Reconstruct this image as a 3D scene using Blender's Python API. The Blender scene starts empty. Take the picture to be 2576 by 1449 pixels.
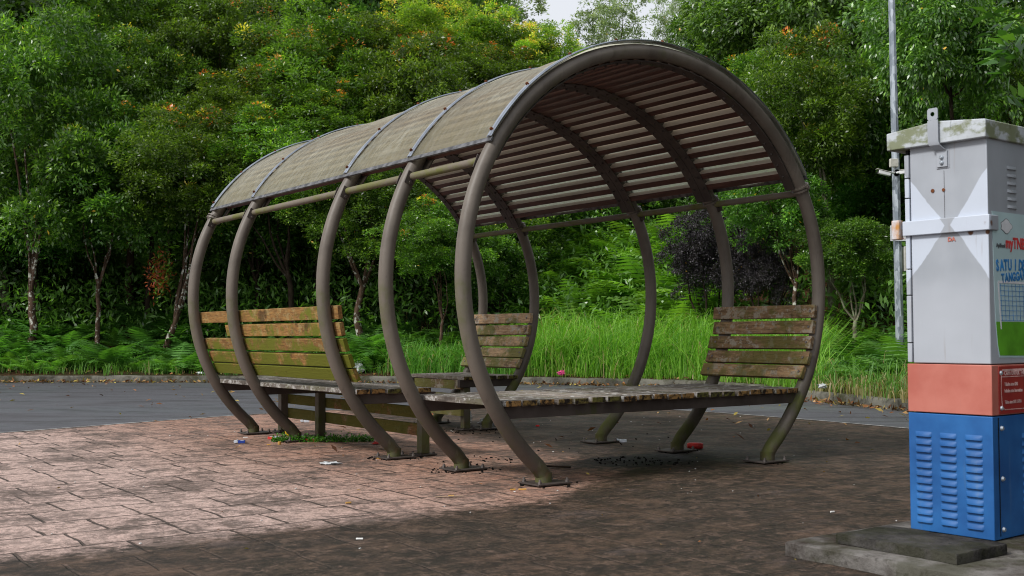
import bpy, math, random
import numpy as np
from mathutils import Vector, Matrix
R_ = math.radians
sc = bpy.context.scene
col = sc.collection
rng = np.random.default_rng(7)
random.seed(7)

# ------------------------------------------------------------------ camera
CAM_H = 0.88
F_PX, HZ, ROLL = 2836.4, 842.2, 0.0037
th = math.atan((HZ - 724.5) / F_PX)
right0 = Vector((1, 0, 0)); down0 = Vector((0, math.sin(th), -math.cos(th))); fwd = Vector((0, math.cos(th), math.sin(th)))
cr, sr = math.cos(ROLL), math.sin(ROLL)
rgt = right0 * cr + down0 * sr
up = -(right0 * (-sr) + down0 * cr)
cd = bpy.data.cameras.new('camera'); cam = bpy.data.objects.new('camera', cd); col.objects.link(cam)
cam.matrix_world = Matrix(((rgt.x, up.x, -fwd.x, 0), (rgt.y, up.y, -fwd.y, 0), (rgt.z, up.z, -fwd.z, CAM_H), (0, 0, 0, 1)))
cd.sensor_width = 36; cd.lens = 36 * F_PX / 2576; cd.clip_end = 600; cd.clip_start = 0.05
cd.dof.use_dof = True; cd.dof.focus_distance = 9.0; cd.dof.aperture_fstop = 7.0
sc.camera = cam

# ------------------------------------------------------------------ world, sun, exposure
SUN_EL, SUN_AZ = 44, 236      # azimuth the light comes from, clockwise from +Y
w = bpy.data.worlds.new('World'); sc.world = w; w.use_nodes = True
nt = w.node_tree; nt.nodes.clear()
sky = nt.nodes.new('ShaderNodeTexSky'); sky.sky_type = 'NISHITA'; sky.sun_disc = False
sky.sun_elevation = R_(SUN_EL); sky.sun_rotation = R_(SUN_AZ); sky.air_density = 1.5; sky.dust_density = 4.0
mx = nt.nodes.new('ShaderNodeMix'); mx.data_type = 'RGBA'; mx.inputs[0].default_value = 0.8
mx.inputs[7].default_value = (9.9, 10.1, 10.7, 1)
bg = nt.nodes.new('ShaderNodeBackground'); bg.inputs[1].default_value = 0.09
wo = nt.nodes.new('ShaderNodeOutputWorld')
nt.links.new(sky.outputs[0], mx.inputs[6]); nt.links.new(mx.outputs[2], bg.inputs[0]); nt.links.new(bg.outputs[0], wo.inputs[0])
sl = bpy.data.lights.new('sun', 'SUN'); sl.energy = 2.9; sl.angle = R_(11); sl.color = (1, .98, .95)
so = bpy.data.objects.new('sun', sl); col.objects.link(so)
az = R_(SUN_AZ); el = R_(SUN_EL)
sdir = Vector((math.sin(az) * math.cos(el), math.cos(az) * math.cos(el), math.sin(el)))
so.rotation_euler = sdir.to_track_quat('Z', 'Y').to_euler()
sc.view_settings.view_transform = 'Standard'; sc.view_settings.look = 'None'
sc.view_settings.gamma = 1; sc.view_settings.exposure = 0.1
sc.cycles.use_denoising = True; sc.cycles.filter_width = 1.05
sc.cycles.max_bounces = 6; sc.cycles.diffuse_bounces = 3; sc.cycles.transparent_max_bounces = 8
sc.cycles.transmission_bounces = 4; sc.cycles.glossy_bounces = 2

# ------------------------------------------------------------------ materials
class Mat:
    def __init__(s, name, rough=0.8, spec=0.3, metal=0.0):
        s.m = bpy.data.materials.new(name); s.m.use_nodes = True
        s.t = s.m.node_tree; s.b = s.t.nodes['Principled BSDF']
        s.b.inputs['Roughness'].default_value = rough; s.b.inputs['Specular IOR Level'].default_value = spec
        s.b.inputs['Metallic'].default_value = metal; s.tc = None
    def n(s, typ, **kw):
        x = s.t.nodes.new('ShaderNode' + typ)
        for k, v in kw.items(): setattr(x, k, v)
        return x
    def L(s, a, b): s.t.links.new(a, b)
    def val(s, inp, v):
        if hasattr(v, 'links') or isinstance(v, bpy.types.NodeSocket): s.L(v, inp)
        else: inp.default_value = v
    def coord(s, scale=(1, 1, 1), rot=(0, 0, 0), kind='Object'):
        if s.tc is None: s.tc = s.n('TexCoord')
        mp = s.n('Mapping'); s.L(s.tc.outputs[kind], mp.inputs[0])
        mp.inputs['Scale'].default_value = scale; mp.inputs['Rotation'].default_value = rot
        return mp.outputs[0]
    def noise(s, scale, vec=None, detail=4, rough=0.55, dist=0.0):
        x = s.n('TexNoise'); x.inputs['Scale'].default_value = scale; x.inputs['Detail'].default_value = detail
        x.inputs['Roughness'].default_value = rough; x.inputs['Distortion'].default_value = dist
        s.L(vec if vec is not None else s.coord(), x.inputs['Vector']); return x.outputs['Fac']
    def ramp(s, fac, a, b, lo=0., hi=1.):
        x = s.n('MapRange'); x.interpolation_type = 'SMOOTHSTEP'
        s.val(x.inputs[0], fac); x.inputs[1].default_value = a; x.inputs[2].default_value = b
        x.inputs[3].default_value = lo; x.inputs[4].default_value = hi; return x.outputs[0]
    def math(s, op, a, b=0., c=0.):
        x = s.n('Math', operation=op); s.val(x.inputs[0], a); s.val(x.inputs[1], b); s.val(x.inputs[2], c); return x.outputs[0]
    def mix(s, fac, a, b, mode='MIX'):
        x = s.n('Mix', data_type='RGBA', blend_type=mode); s.val(x.inputs[0], fac)
        for i, v in ((6, a), (7, b)):
            if isinstance(v, tuple): x.inputs[i].default_value = (*v[:3], 1)
            else: s.L(v, x.inputs[i])
        return x.outputs[2]
    def attr(s, name):
        x = s.n('Attribute'); x.attribute_name = name; return x
    def color(s, v):
        if isinstance(v, tuple): s.b.inputs['Base Color'].default_value = (*v[:3], 1)
        else: s.L(v, s.b.inputs['Base Color'])
    def bump(s, h, dist=0.01, strength=1.0):
        x = s.n('Bump'); x.inputs['Distance'].default_value = dist; x.inputs['Strength'].default_value = strength
        s.L(h, x.inputs['Height']); s.L(x.outputs[0], s.b.inputs['Normal'])
    def sep(s, vec):
        x = s.n('SeparateXYZ'); s.L(vec, x.inputs[0]); return x.outputs

def simple(name, c, rough=.7, spec=.3, metal=0, var=.25, scale=20, bump=0.0):
    m = Mat(name, rough, spec, metal)
    f = m.noise(scale)
    d = tuple(x * (1 - var) for x in c); l = tuple(min(1, x * (1 + var)) for x in c)
    m.color(m.mix(m.ramp(f, .3, .7), d, l))
    if bump: m.bump(f, bump)
    return m.m

def tube_paint():
    m = Mat('brown_grey_paint', .62, .4)
    o = m.coord(); xyz = m.sep(o)
    big = m.noise(2.2, o, 5); fine = m.noise(30, o, 4)
    base = m.mix(m.ramp(big, .35, .65), (.100, .083, .067), (.155, .132, .108))
    base = m.mix(m.ramp(fine, .62, .78, 0, .4), base, (.07, .055, .045))
    rs = m.math('MULTIPLY', m.ramp(xyz[2], .04, .16, .9, 0), m.ramp(m.noise(16, o, 5, .7), .45, .6)); base = m.mix(rs, base, (.10, .038, .014)); chips = m.ramp(m.noise(6, m.coord((1, 1, .45)), 4, .6), .67, .685, 0, .45); drip = m.ramp(m.noise(11, m.coord((1, 1, .12)), 5, .7), .50, .68, 0, .5); base = m.mix(drip, base, (.065, .052, .042))
    base = m.mix(chips, base, (.24, .21, .18))
    # algae: patches low down and on the tie rods
    mo = m.noise(1.9, m.coord((1, 1, .7)), 6, .65)
    low = m.ramp(xyz[2], .1, 1.7, .10, -.04)
    moss = m.ramp(m.math('ADD', mo, low), .53, .70, 0, .8)
    c = m.mix(m.ramp(xyz[2], .05, 1.1, .45, 0), base, (.055, .043, .034)); c = m.mix(moss, c, (.078, .092, .012))
    m.color(c); m.bump(fine, .0015, .6)
    m.L(m.ramp(moss, 0, 1, .5, .95), m.b.inputs['Roughness'])
    return m.m
def rod_paint():
    m = Mat('mossy_rod_paint', .75, .3)
    f = m.noise(5, m.coord((.6, 1, 1)), 6, .65)
    c = m.mix(m.ramp(f, .4, .62), (.16, .135, .108), (.13, .135, .04))
    m.color(c); return m.m
def dark_steel():
    m = Mat('dark_painted_steel', .6, .35)
    f = m.noise(4, None, 6, .6)
    c = m.mix(m.ramp(f, .3, .7), (.042, .032, .028), (.075, .060, .052))
    g = m.ramp(m.noise(5.5, m.coord((1, 1, .6)), 5, .7), .58, .68, 0, .6)
    m.color(m.mix(g, c, (.055, .062, .012))); return m.m

def wood(name, base, dark, moss, moss_amt, grey, grey_amt, tn=(.65, 1.25), ends=None):
    """boards run along local X; 'rnd' varies board to board"""
    m = Mat(name, .82, .2)
    r = m.attr('rnd').outputs['Fac']
    cx = m.n('CombineXYZ'); m.L(m.math('MULTIPLY', r, 37.), cx.inputs[0]); m.L(m.math('MULTIPLY', r, 11.), cx.inputs[1])
    va = m.n('VectorMath', operation='ADD'); m.L(m.coord((1.0, 8, 8)), va.inputs[0]); m.L(cx.outputs[0], va.inputs[1])
    vb = m.n('VectorMath', operation='ADD'); m.L(m.coord((1.0, 1, 1)), vb.inputs[0]); m.L(cx.outputs[0], vb.inputs[1])
    grain = m.noise(9, va.outputs[0], 6, .7); patch = m.noise(4.5, vb.outputs[0], 5, .65); fine = m.noise(26, vb.outputs[0], 5, .7)
    c = m.mix(m.ramp(grain, .3, .7), dark, base)
    tone = m.ramp(r, 0, 1, *tn)
    mm = m.n('Mix', data_type='RGBA', blend_type='MULTIPLY'); mm.inputs[0].default_value = 1; m.L(c, mm.inputs[6])
    cc = m.n('CombineColor'); [m.L(tone, cc.inputs[i]) for i in range(3)]; m.L(cc.outputs[0], mm.inputs[7]); c = mm.outputs[2]
    c = m.mix(m.ramp(m.noise(14, vb.outputs[0], 6, .75), .52, .58, 0, grey_amt), c, grey)
    dk = m.ramp(patch, .35, .45, .75, 0); c = m.mix(dk, c, (dark[0] * .35, dark[1] * .35, dark[2] * .35))
    z = m.sep(m.coord())[2]
    mf = m.ramp(m.math('ADD', m.noise(3.2, vb.outputs[0], 6, .7), m.ramp(z, .4, 1.1, moss_amt * .2, -.02)), .5, .62, 0, min(1, .4 + moss_amt * .5))
    c = m.mix(mf, c, moss)
    c = m.mix(m.ramp(fine, .62, .68, 0, .55), c, (dark[0] * .3, dark[1] * .3, dark[2] * .25))
    if ends:
        if m.tc is None: m.coord()
        ax = m.math('ABSOLUTE', m.sep(m.tc.outputs['Normal'])[0])
        e = m.mix(m.ramp(fine, .4, .6), (.02, .014, .01), m.mix(m.ramp(r, .2, .8), ends[0], ends[1])); c = m.mix(m.ramp(ax, .6, .8), c, e)
    m.color(c); m.bump(grain, .004, .9)
    return m.m

def pavement_mat():
    m = Mat('stamped_concrete', .8, .25)
    o = m.coord(); xyz = m.sep(o)             # local x = along the shelter, local y = across
    # stamped slate blocks in the two shelter directions
    wv = m.n('VectorMath', operation='ADD'); nz = m.n('TexNoise'); nz.inputs['Scale'].default_value = 5; m.L(o, nz.inputs['Vector'])
    sc_ = m.n('VectorMath', operation='SCALE'); m.L(nz.outputs['Color'], sc_.inputs[0]); sc_.inputs['Scale'].default_value = .035
    cbx = m.n('CombineXYZ'); m.L(xyz[1], cbx.inputs[0]); m.L(xyz[0], cbx.inputs[1]); m.L(cbx.outputs[0], wv.inputs[0]); m.L(sc_.outputs[0], wv.inputs[1])
    def brick(bw, rh, mortar, off, sq, sqf):
        b = m.n('TexBrick'); b.inputs['Scale'].default_value = 1; b.inputs['Brick Width'].default_value = bw
        b.inputs['Row Height'].default_value = rh; b.inputs['Mortar Size'].default_value = mortar
        b.inputs['Mortar Smooth'].default_value = .6; b.offset = off; b.squash = sq; b.squash_frequency = sqf
        b.inputs['Color1'].default_value = (.0, .0, .0, 1); b.inputs['Color2'].default_value = (1, 1, 1, 1)
        m.L(wv.outputs[0], b.inputs['Vector']); return b
    b1 = brick(.46, .35, .010, .37, .6, 3); joint = b1.outputs['Fac']
    jn = m.ramp(m.noise(3.3, o, 3), .38, .6, .3, 1.)
    joint = m.math('MULTIPLY', joint, jn)
    tone = m.sep(b1.outputs['Color'])[0]
    n1 = m.noise(1.15, m.coord((1, 1, 1)), 8, .68); n2 = m.noise(4.5, m.coord((1.15, .8, 1)), 11, .78, .3); n3 = m.noise(70, o, 5, .75)
    n4 = m.noise(17, m.coord((1.2, .8, 1)), 8, .8)
    # worn pink area: left of and under the shelter
    s_, c_ = xyz[0], m.math('MULTIPLY', xyz[1], -1.)
    g1 = m.math('SUBTRACT', m.math('MULTIPLY_ADD', s_, 1.5, -.50), c_)
    g2 = m.math('SUBTRACT', m.math('MULTIPLY_ADD', s_, .17, -.04), c_)
    g3 = m.math('ADD', s_, .52)
    g = m.math('MINIMUM', m.math('MINIMUM', g1, g2), g3)
    g = m.math('ADD', g, m.math('MULTIPLY_ADD', n1, .5, -.25))
    g = m.math('ADD', g, m.math('MULTIPLY_ADD', n4, .7, -.35))
    g = m.math('ADD', g, m.math('MULTIPLY_ADD', n2, .8, -.4))
    clean = m.ramp(g, -.14, .16)
    pink = m.mix(m.ramp(n2, .3, .7), (.35, .175, .118), (.60, .37, .275))
    pink = m.mix(m.ramp(tone, 0, 1, 0, .25), pink, (.36, .19, .13))
    # paler towards the far left: sky glare put into the colour
    far = m.ramp(m.math('MULTIPLY', c_, -1.), .9, 3.0, 0, .62)
    pink = m.mix(far, pink, (.70, .55, .50))
    s1 = m.ramp(m.math('ADD', m.math('MULTIPLY', n2, .6), m.math('MULTIPLY', n1, .7)), .63, .73, 0, .95)
    s2 = m.ramp(m.noise(6, m.coord((.9, 1.5, 1)), 11, .82, .8), .50, .56, 0, .9)
    spots = m.math('MULTIPLY', s1, m.ramp(n4, .35, .55, .35, 1)); spots = m.math('MAXIMUM', spots, m.math('MULTIPLY', s2, m.ramp(n1, .38, .60, .45, .95)))
    s3 = m.ramp(m.noise(11, m.coord((1, 1.25, 1), (0, 0, .5)), 9, .7, .5), .54, .58, 0, .55); spots = m.math('MAXIMUM', spots, s3)
    s4 = m.ramp(m.noise(2.1, m.coord((1, 1, 1), (0, 0, 1.1)), 12, .74, .4), .53, .60, 0, .8); spots = m.math('MAXIMUM', spots, s4)
    pink = m.mix(spots, pink, m.mix(m.ramp(n3, .3, .7), (.055, .042, .035), (.12, .095, .08)))
    pink = m.mix(m.ramp(joint, .08, .5, 0, .9), pink, (.035, .026, .020))
    dirt = m.mix(m.ramp(n2, .40, .62), (.019, .0128, .0085), (.125, .076, .050))
    dirt = m.mix(m.ramp(n1, .35, .65, 0, .55), dirt, (.030, .028, .017))
    dirt = m.mix(m.ramp(n4, .55, .62, 0, .8), dirt, (.17, .11, .082))
    dirt = m.mix(m.ramp(m.noise(2.3, m.coord((1, .5, 1)), 6, .7), .55, .68, 0, .6), dirt, (.105, .08, .075))
    dirt = m.mix(m.ramp(joint, .1, .6, 0, .5), dirt, m.mix(m.ramp(n3, .4, .6), (.02, .015, .012), (.20, .14, .105)))
    c = m.mix(clean, dirt, pink)
    # worn paler streaks and dark mould in the dirty zone
    d1 = m.ramp(m.noise(7, m.coord((1, 1.1, 1), (0, 0, .8)), 10, .72, .5), .535, .60, 0, .55); d2 = m.ramp(m.noise(3.4, m.coord((1, 1, 1), (0, 0, 2.)), 11, .72, .4), .51, .60, 0, .55)
    inv = m.math('SUBTRACT', 1., clean)
    c = m.mix(m.math('MULTIPLY', d2, inv), c, (.020, .017, .011)); c = m.mix(m.math('MULTIPLY', d1, inv), c, (.155, .102, .074))
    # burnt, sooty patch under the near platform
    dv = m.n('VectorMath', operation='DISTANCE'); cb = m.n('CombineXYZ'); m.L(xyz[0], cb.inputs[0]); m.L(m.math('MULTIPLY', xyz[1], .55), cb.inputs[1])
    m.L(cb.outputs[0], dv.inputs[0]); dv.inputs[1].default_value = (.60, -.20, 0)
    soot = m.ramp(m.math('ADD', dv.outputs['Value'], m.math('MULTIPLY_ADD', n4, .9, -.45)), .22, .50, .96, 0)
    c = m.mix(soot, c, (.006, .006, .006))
    c = m.mix(m.ramp(n3, .46, .60, .0, .55), c, m.mix(.7, c, (.02, .015, .012)))
    hf = m.noise(22, m.coord((1.25, .8, 1)), 12, .88, .5)
    c = m.mix(m.math('MULTIPLY', m.ramp(hf, .50, .56), m.ramp(n1, .3, .65, .35, .9)), c, m.mix(clean, (.014, .010, .007), (.10, .068, .052)))
    c = m.mix(m.ramp(hf, .44, .39, 0, .5) if False else m.math('MULTIPLY', m.ramp(hf, .39, .45, 1, 0), .45), c, m.mix(clean, (.20, .135, .105), (.62, .47, .41)))
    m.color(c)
    h = m.math('SUBTRACT', m.math('ADD', m.math('MULTIPLY', n2, .5), m.math('MULTIPLY', n3, .12)), m.math('MULTIPLY', joint, .9))
    m.bump(h, .028, .9)
    m.L(m.ramp(n1, .3, .7, .5, .8), m.b.inputs['Roughness'])
    return m.m

def asphalt_mat():
    m = Mat('asphalt', .62, .45)
    o = m.coord(); f = m.noise(150, o, 3, .8); b = m.noise(.35, m.coord((.5, 1.2, 1), (0, 0, -.25)), 8, .7); g = m.noise(1.6, m.coord((.5, 1.8, 1), (0, 0, .2)), 7, .7)
    c = m.mix(m.ramp(f, .35, .65), (.030, .030, .034), (.11, .11, .122))
    c = m.mix(m.ramp(b, .42, .64, 0, .7), c, (.12, .126, .142)); c = m.mix(m.ramp(g, .47, .62, 0, .6), c, (.03, .028, .029))  # pale blue-grey streaks paint the road's sheen into the colour
    m.color(c); m.bump(f, .004, .8); m.L(m.ramp(b, .42, .6, .8, .42), m.b.inputs['Roughness']); return m.m
def concrete(name, a, b_, moss=.3, sc_=4):
    m = Mat(name, .88, .2)
    n1 = m.noise(sc_, None, 7, .7); n2 = m.noise(sc_ * 9, None, 5, .7)
    c = m.mix(m.ramp(n1, .35, .65), a, b_); c = m.mix(m.ramp(n2, .55, .68, 0, .5), c, tuple(x * .3 for x in a))
    c = m.mix(m.ramp(m.noise(sc_ * .7, None, 6, .7), .5, .62, 0, moss), c, (.03, .032, .012))
    m.color(c); m.bump(m.math('ADD', n1, n2), .012, .9); return m.m
def soil_mat():
    m = Mat('leaf_strewn_soil', .95, .1)
    n1 = m.noise(1.5, None, 6, .7); n2 = m.noise(25, None, 4, .7)
    c = m.mix(m.ramp(n2, .4, .65), (.022, .014, .008), (.11, .05, .022)); c = m.mix(m.ramp(n1, .45, .6, 0, .8), c, (.018, .026, .007))
    m.color(c); m.bump(n2, .03, 1); return m.m

def foliage(name, trans=.38, rough=.36, spec=.75, hue=.012, tint=(1.32, 1.22, 1.65)):
    m = Mat(name, rough, spec)
    a = m.attr('col').outputs['Color']
    oi = m.n('ObjectInfo').outputs['Random']
    hs = m.n('HueSaturation'); m.L(a, hs.inputs['Color'])
    m.L(m.ramp(oi, 0, 1, .5 - hue, .5 + hue), hs.inputs['Hue']); m.L(m.ramp(oi, 0, 1, .8, 1.22), hs.inputs['Value'])
    c = m.mix(1.0, hs.outputs[0], tint, 'MULTIPLY')
    m.color(c)
    tr = m.n('BsdfTranslucent'); m.L(m.mix(1., c, (1.5, 1.7, .6), 'MULTIPLY'), tr.inputs[0])
    ms = m.n('MixShader'); ms.inputs[0].default_value = trans; m.L(m.b.outputs[0], ms.inputs[1]); m.L(tr.outputs[0], ms.inputs[2])
    out = [x for x in m.t.nodes if x.type == 'OUTPUT_MATERIAL'][0]; m.L(ms.outputs[0], out.inputs[0])
    return m.m

def bark(name, lich=.5, a=(.045, .026, .017), b=(.11, .07, .048), l=(.5, .5, .44), thr=.5):
    m = Mat(name, .9, .15)
    n1 = m.noise(9, m.coord((1, 1, .5)), 6, .7); n2 = m.noise(11, m.coord((1, 1, .8)), 5, .65)
    c = m.mix(m.ramp(n1, .35, .65), a, b); c = m.mix(m.ramp(n2, thr, thr + .05, 0, lich), c, l)
    m.color(c); m.bump(n1, .02, 1); return m.m

def sheet_mat():
    m = Mat('dirty_translucent_sheet', .5, .4)
    st = m.noise(3.0, m.coord((3.5, .5, .5), (0, 0, .25)), 7, .7, .6); n = m.noise(14, m.coord((2.2, .6, .6), (0, 0, .3)), 7, .75)
    xyz = m.sep(m.coord())
    c = m.mix(m.ramp(st, .3, .7), (.30, .30, .255), (.54, .56, .50))
    c = m.mix(m.ramp(n, .48, .60, 0, .8), c, (.20, .175, .135)); c = m.mix(m.ramp(m.noise(1.3, m.coord((.3, 2.2, 2.2)), 5, .6), .45, .6, 0, .5), c, (.22, .175, .135))
    alg = m.ramp(xyz[2], 2.0, 2.5, .55, 0)
    c = m.mix(m.math('MULTIPLY', alg, m.ramp(n, .3, .6, .3, 1)), c, (.27, .28, .17))
    m.color(c)
    tr = m.n('BsdfTranslucent'); m.L(m.mix(.6, c, (.92, .90, .72)), tr.inputs[0])
    ms = m.n('MixShader'); ms.inputs[0].default_value = .6; m.L(m.b.outputs[0], ms.inputs[1]); m.L(tr.outputs[0], ms.inputs[2])
    tp = m.n('BsdfTransparent'); tp.inputs[0].default_value = (.95, .95, .85, 1)
    m2 = m.n('MixShader'); m2.inputs[0].default_value = .15; m.L(ms.outputs[0], m2.inputs[1]); m.L(tp.outputs[0], m2.inputs[2])
    out = [x for x in m.t.nodes if x.type == 'OUTPUT_MATERIAL'][0]; m.L(m2.outputs[0], out.inputs[0])
    m.bump(st, .012, .5); return m.m
def batten_mat():
    m = Mat('red_brown_batten', .55, .4)
    n = m.noise(6, m.coord((.6, 6, 6)), 6, .7)
    r = m.attr('rnd').outputs['Fac']
    c = m.mix(m.ramp(n, .3, .7), (.040, .0145, .0105), (.10, .040, .029))
    # dust, and light from the sheet painted with it, on faces that look up
    g = m.n('NewGeometry'); nz = m.sep(g.outputs['Normal'])[2]
    dust_light = m.math('MULTIPLY', m.ramp(nz, .15, .6, 0, .9), m.ramp(m.noise(12, m.coord((.5, 2, 2)), 5, .7), .25, .4, .5, 1))
    c = m.mix(dust_light, c, (.58, .475, .39)); m.color(c); return m.m

def cab_grey():
    m = Mat('cabinet_grey_paint', .5, .4)
    o = m.coord(); xyz = m.sep(o); u, z = xyz[0], xyz[2]
    wv = m.math('MULTIPLY_ADD', m.noise(9, o, 3), .03, -.015)
    h = m.math('ABSOLUTE', m.math('SUBTRACT', z, 1.26)); uu = m.math('ADD', u, wv)
    a = m.math('SUBTRACT', uu, m.math('MULTIPLY_ADD', h, .8, .178)); b = m.math('SUBTRACT', m.math('MULTIPLY_ADD', h, -.68, .152), uu)
    wh = m.ramp(m.math('MAXIMUM', a, b), -.003, .003)
    wh = m.math('MULTIPLY', wh, m.ramp(xyz[1], -.004, -.001))
    g = m.mix(m.ramp(m.noise(3, m.coord((1, 1, .5)), 5), .3, .7), (.29, .315, .35), (.36, .385, .425))
    low = m.ramp(z, 1.10, .95, 0, .6); g = m.mix(low, g, (.43, .455, .50))
    c = m.mix(wh, g, (.50, .55, .635))
    # faint run-off streaks and rust
    stn = m.ramp(m.noise(14, m.coord((3, 3, .16)), 4), .62, .72, 0, .35); c = m.mix(stn, c, (.26, .22, .20))
    def spot(uc, zc, r):
        d = m.n('VectorMath', operation='DISTANCE'); m.L(o, d.inputs[0]); d.inputs[1].default_value = (uc, 0, zc)
        return m.ramp(m.math('ADD', d.outputs['Value'], m.math('MULTIPLY_ADD', m.noise(60, o, 3), .014, -.007)), r, r * .5)
    for uc, zc, r in ((.075, 1.228, .017), (.0, 1.255, .020), (.0, 1.222, .014), (.070, 1.238, .012)):
        c = m.mix(spot(uc, zc, r), c, (.13, .045, .012))
    m.color(c); m.bump(m.noise(3.5, o, 2), .02, .5); return m.m
def lid_mat():
    m = Mat('lid_grey_paint', .6, .35)
    n = m.noise(7, m.coord((1, 1, 1.6)), 6, .65); z = m.sep(m.coord())[2]
    c = m.mix(m.ramp(m.noise(20), .3, .7), (.40, .43, .45), (.50, .54, .58))
    c = m.mix(m.ramp(n, .45, .57, 0, .85), c, (.15, .17, .065)); c = m.mix(m.ramp(m.noise(35, m.coord((1, 1, .3)), 5), .6, .72, 0, .5), c, (.06, .065, .04))
    m.color(c); return m.m
def faded(name, a, b, streak, rough=.45):
    m = Mat(name, rough, .4)
    c = m.mix(m.ramp(m.noise(5, None, 5), .3, .7), a, b)
    c = m.mix(m.ramp(m.noise(9, m.coord((3, 3, .25)), 4), .6, .75, 0, .45), c, streak); m.color(c)
    m.bump(m.noise(4, None, 2), .02, .5); return m.m
def galv():
    m = Mat('galvanised_steel', .42, .5, .55)
    v = m.n('TexVoronoi'); v.inputs['Scale'].default_value = 22; m.L(m.coord((1, 1, .45)), v.inputs['Vector'])
    c = m.mix(m.ramp(m.sep(v.outputs['Color'])[0], .1, .9), (.24, .28, .32), (.50, .55, .60)); m.color(c); return m.m

M = {}
M['tube'] = tube_paint(); M['rod'] = rod_paint(); M['steel'] = dark_steel()
M['wood_left'] = wood('mossy_orange_wood', (.34, .185, .058), (.14, .072, .026), (.125, .135, .014), 1.35, (.34, .28, .13), .45)
M['wood_near'] = wood('weathered_brown_wood', (.40, .255, .135), (.14, .088, .048), (.10, .10, .018), .6, (.34, .31, .25), .7)
M['wood_far'] = wood('flaking_pale_wood', (.42, .29, .17), (.19, .12, .068), (.13, .14, .03), .8, (.42, .39, .33), .8, (.6, 1.5))
M['wood_seat'] = wood('grey_worn_seat_wood', (.27, .24, .21), (.13, .105, .085), (.085, .085, .025), .0, (.42, .41, .39), .8, (.5, 1.3), ((.30, .17, .06), (.13, .12, .03)))
M['wood_apron'] = wood('rusty_orange_board', (.24, .12, .05), (.10, .05, .022), (.09, .10, .014), .8, (.33, .28, .2), .4)
M['pave'] = pavement_mat(); M['asphalt'] = asphalt_mat(); M['soil'] = soil_mat()
M['kerb'] = concrete('mossy_kerb_concrete', (.035, .033, .024), (.15, .145, .12), .85, 2.2)
M['slab'] = concrete('weathered_slab_concrete', (.024, .016, .011), (.17, .16, .15), .6, 2.6)
M['paver'] = concrete('black_mould_concrete', (.012, .011, .010), (.075, .070, .065), .5, 5)
M['edge'] = concrete('worn_white_edge', (.20, .19, .18), (.50, .49, .47), .3, 5)
M['sheet'] = sheet_mat(); M['batten'] = batten_mat()
M['alu'] = simple('dull_aluminium', (.34, .37, .42), .35, .5, .75, .2, 9)
M['trim'] = simple('black_mouldy_trim', (.10, .10, .105), .5, .4, .3, .7, 14)
M['rust'] = simple('rust', (.12, .045, .02), .9, .1, 0, .5, 30)
M['bolt'] = simple('bolt_steel', (.16, .14, .13), .5, .5, .5)
M['boltpale'] = simple('zinc_bolt', (.45, .5, .55), .35, .5, .6)
M['soot'] = simple('charred_debris', (.010, .009, .008), .95, .1, 0, .5, 60)
M['cab'] = cab_grey(); M['lid'] = lid_mat()
M['red'] = faded('faded_red_paint', (.42, .115, .085), (.50, .17, .13), (.36, .14, .12)); M['reddark'] = faded('deep_red_paint', (.28, .02, .02), (.34, .04, .03), (.15, .02, .02))
M['blue'] = faded('blue_paint', (.008, .075, .25), (.018, .125, .36), (.06, .14, .28), .55)
M['rustyplate'] = faded('rust_streaked_plate', (.60, .61, .66), (.50, .24, .06), (.45, .17, .04)); M['rustyplate'].node_tree.nodes['Noise Texture'].inputs['Scale'].default_value = 28
M['dark'] = simple('dark_gap', (.012, .012, .012), .9, .1)
M['galv'] = galv(); M['white'] = simple('white_plastic', (.72, .73, .74), .45, .4, 0, .08, 8); M['cream'] = simple('cream_plastic', (.50, .49, .44), .5, .4, 0, .12)
M['signwhite'] = simple('sign_white', (.66, .67, .70), .5, .3, 0, .06); M['signblack'] = simple('sign_black', (.02, .02, .02), .5)
M['signred'] = simple('sign_red', (.55, .04, .04), .5); M['signgreen'] = simple('sign_faded_green', (.45, .52, .22), .6)
M['poster'] = simple('poster_pale_blue', (.42, .56, .58), .5, .3, 0, .06, 5); M['postergrass'] = simple('poster_grass', (.10, .32, .02), .5, .3, 0, .3, 7)
M['textblue'] = simple('poster_blue', (.03, .20, .50), .5); M['textred'] = simple('poster_red', (.55, .05, .05), .5); M['textgrey'] = simple('poster_grey', (.10, .11, .12), .5)
M['textpink'] = simple('plate_text_pink', (.62, .40, .38), .5)
M['leafA'] = foliage('tree_leaves'); M['leafB'] = foliage('glossy_drooping_leaves', .30, .33, .8, .008)
M['leafP'] = foliage('pale_far_leaves', .35, .6, .2, .006); M['purple'] = foliage('purple_leaves', .15, .5, .35, .004, (1, 1, 1))
M['fern'] = foliage('fern_fronds', .35, .5, .5, .004, (1.15, 1.12, 1.6)); M['grass'] = foliage('grass_blades', .38, .5, .45, .004, (1.18, 1.14, 1.7))
M['litter'] = foliage('dry_leaves', .1, .75, .15, .004, (1, 1, 1))
M['barkA'] = bark('lichen_bark', .9, thr=.55); M['barkB'] = bark('brown_bark', .45, thr=.6); M['barkC'] = bark('dark_bark', .2, (.02, .014, .01), (.05, .035, .024), thr=.62)
M['barkG'] = bark('grey_green_bark', .6, (.09, .075, .055), (.17, .15, .11), (.28, .31, .2), .5)
M['bag'] = simple('grey_plastic_film', (.55, .57, .58), .3, .5, 0, .3); M['packblue'] = simple('pack_blue', (.02, .05, .28), .35); M['packred'] = simple('pack_red', (.50, .035, .03), .35)
M['packwhite'] = simple('pack_white', (.62, .66, .72), .4); M['yellow'] = simple('yellow_plastic', (.75, .50, .02), .35); M['butt'] = simple('cork_filter', (.52, .29, .07), .7)
M['paper'] = simple('paper', (.68, .68, .66), .7); M['brightred'] = simple('bright_red_plastic', (.85, .02, .02), .4); M['pink'] = simple('pink_plastic', (.75, .08, .28), .4)

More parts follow.
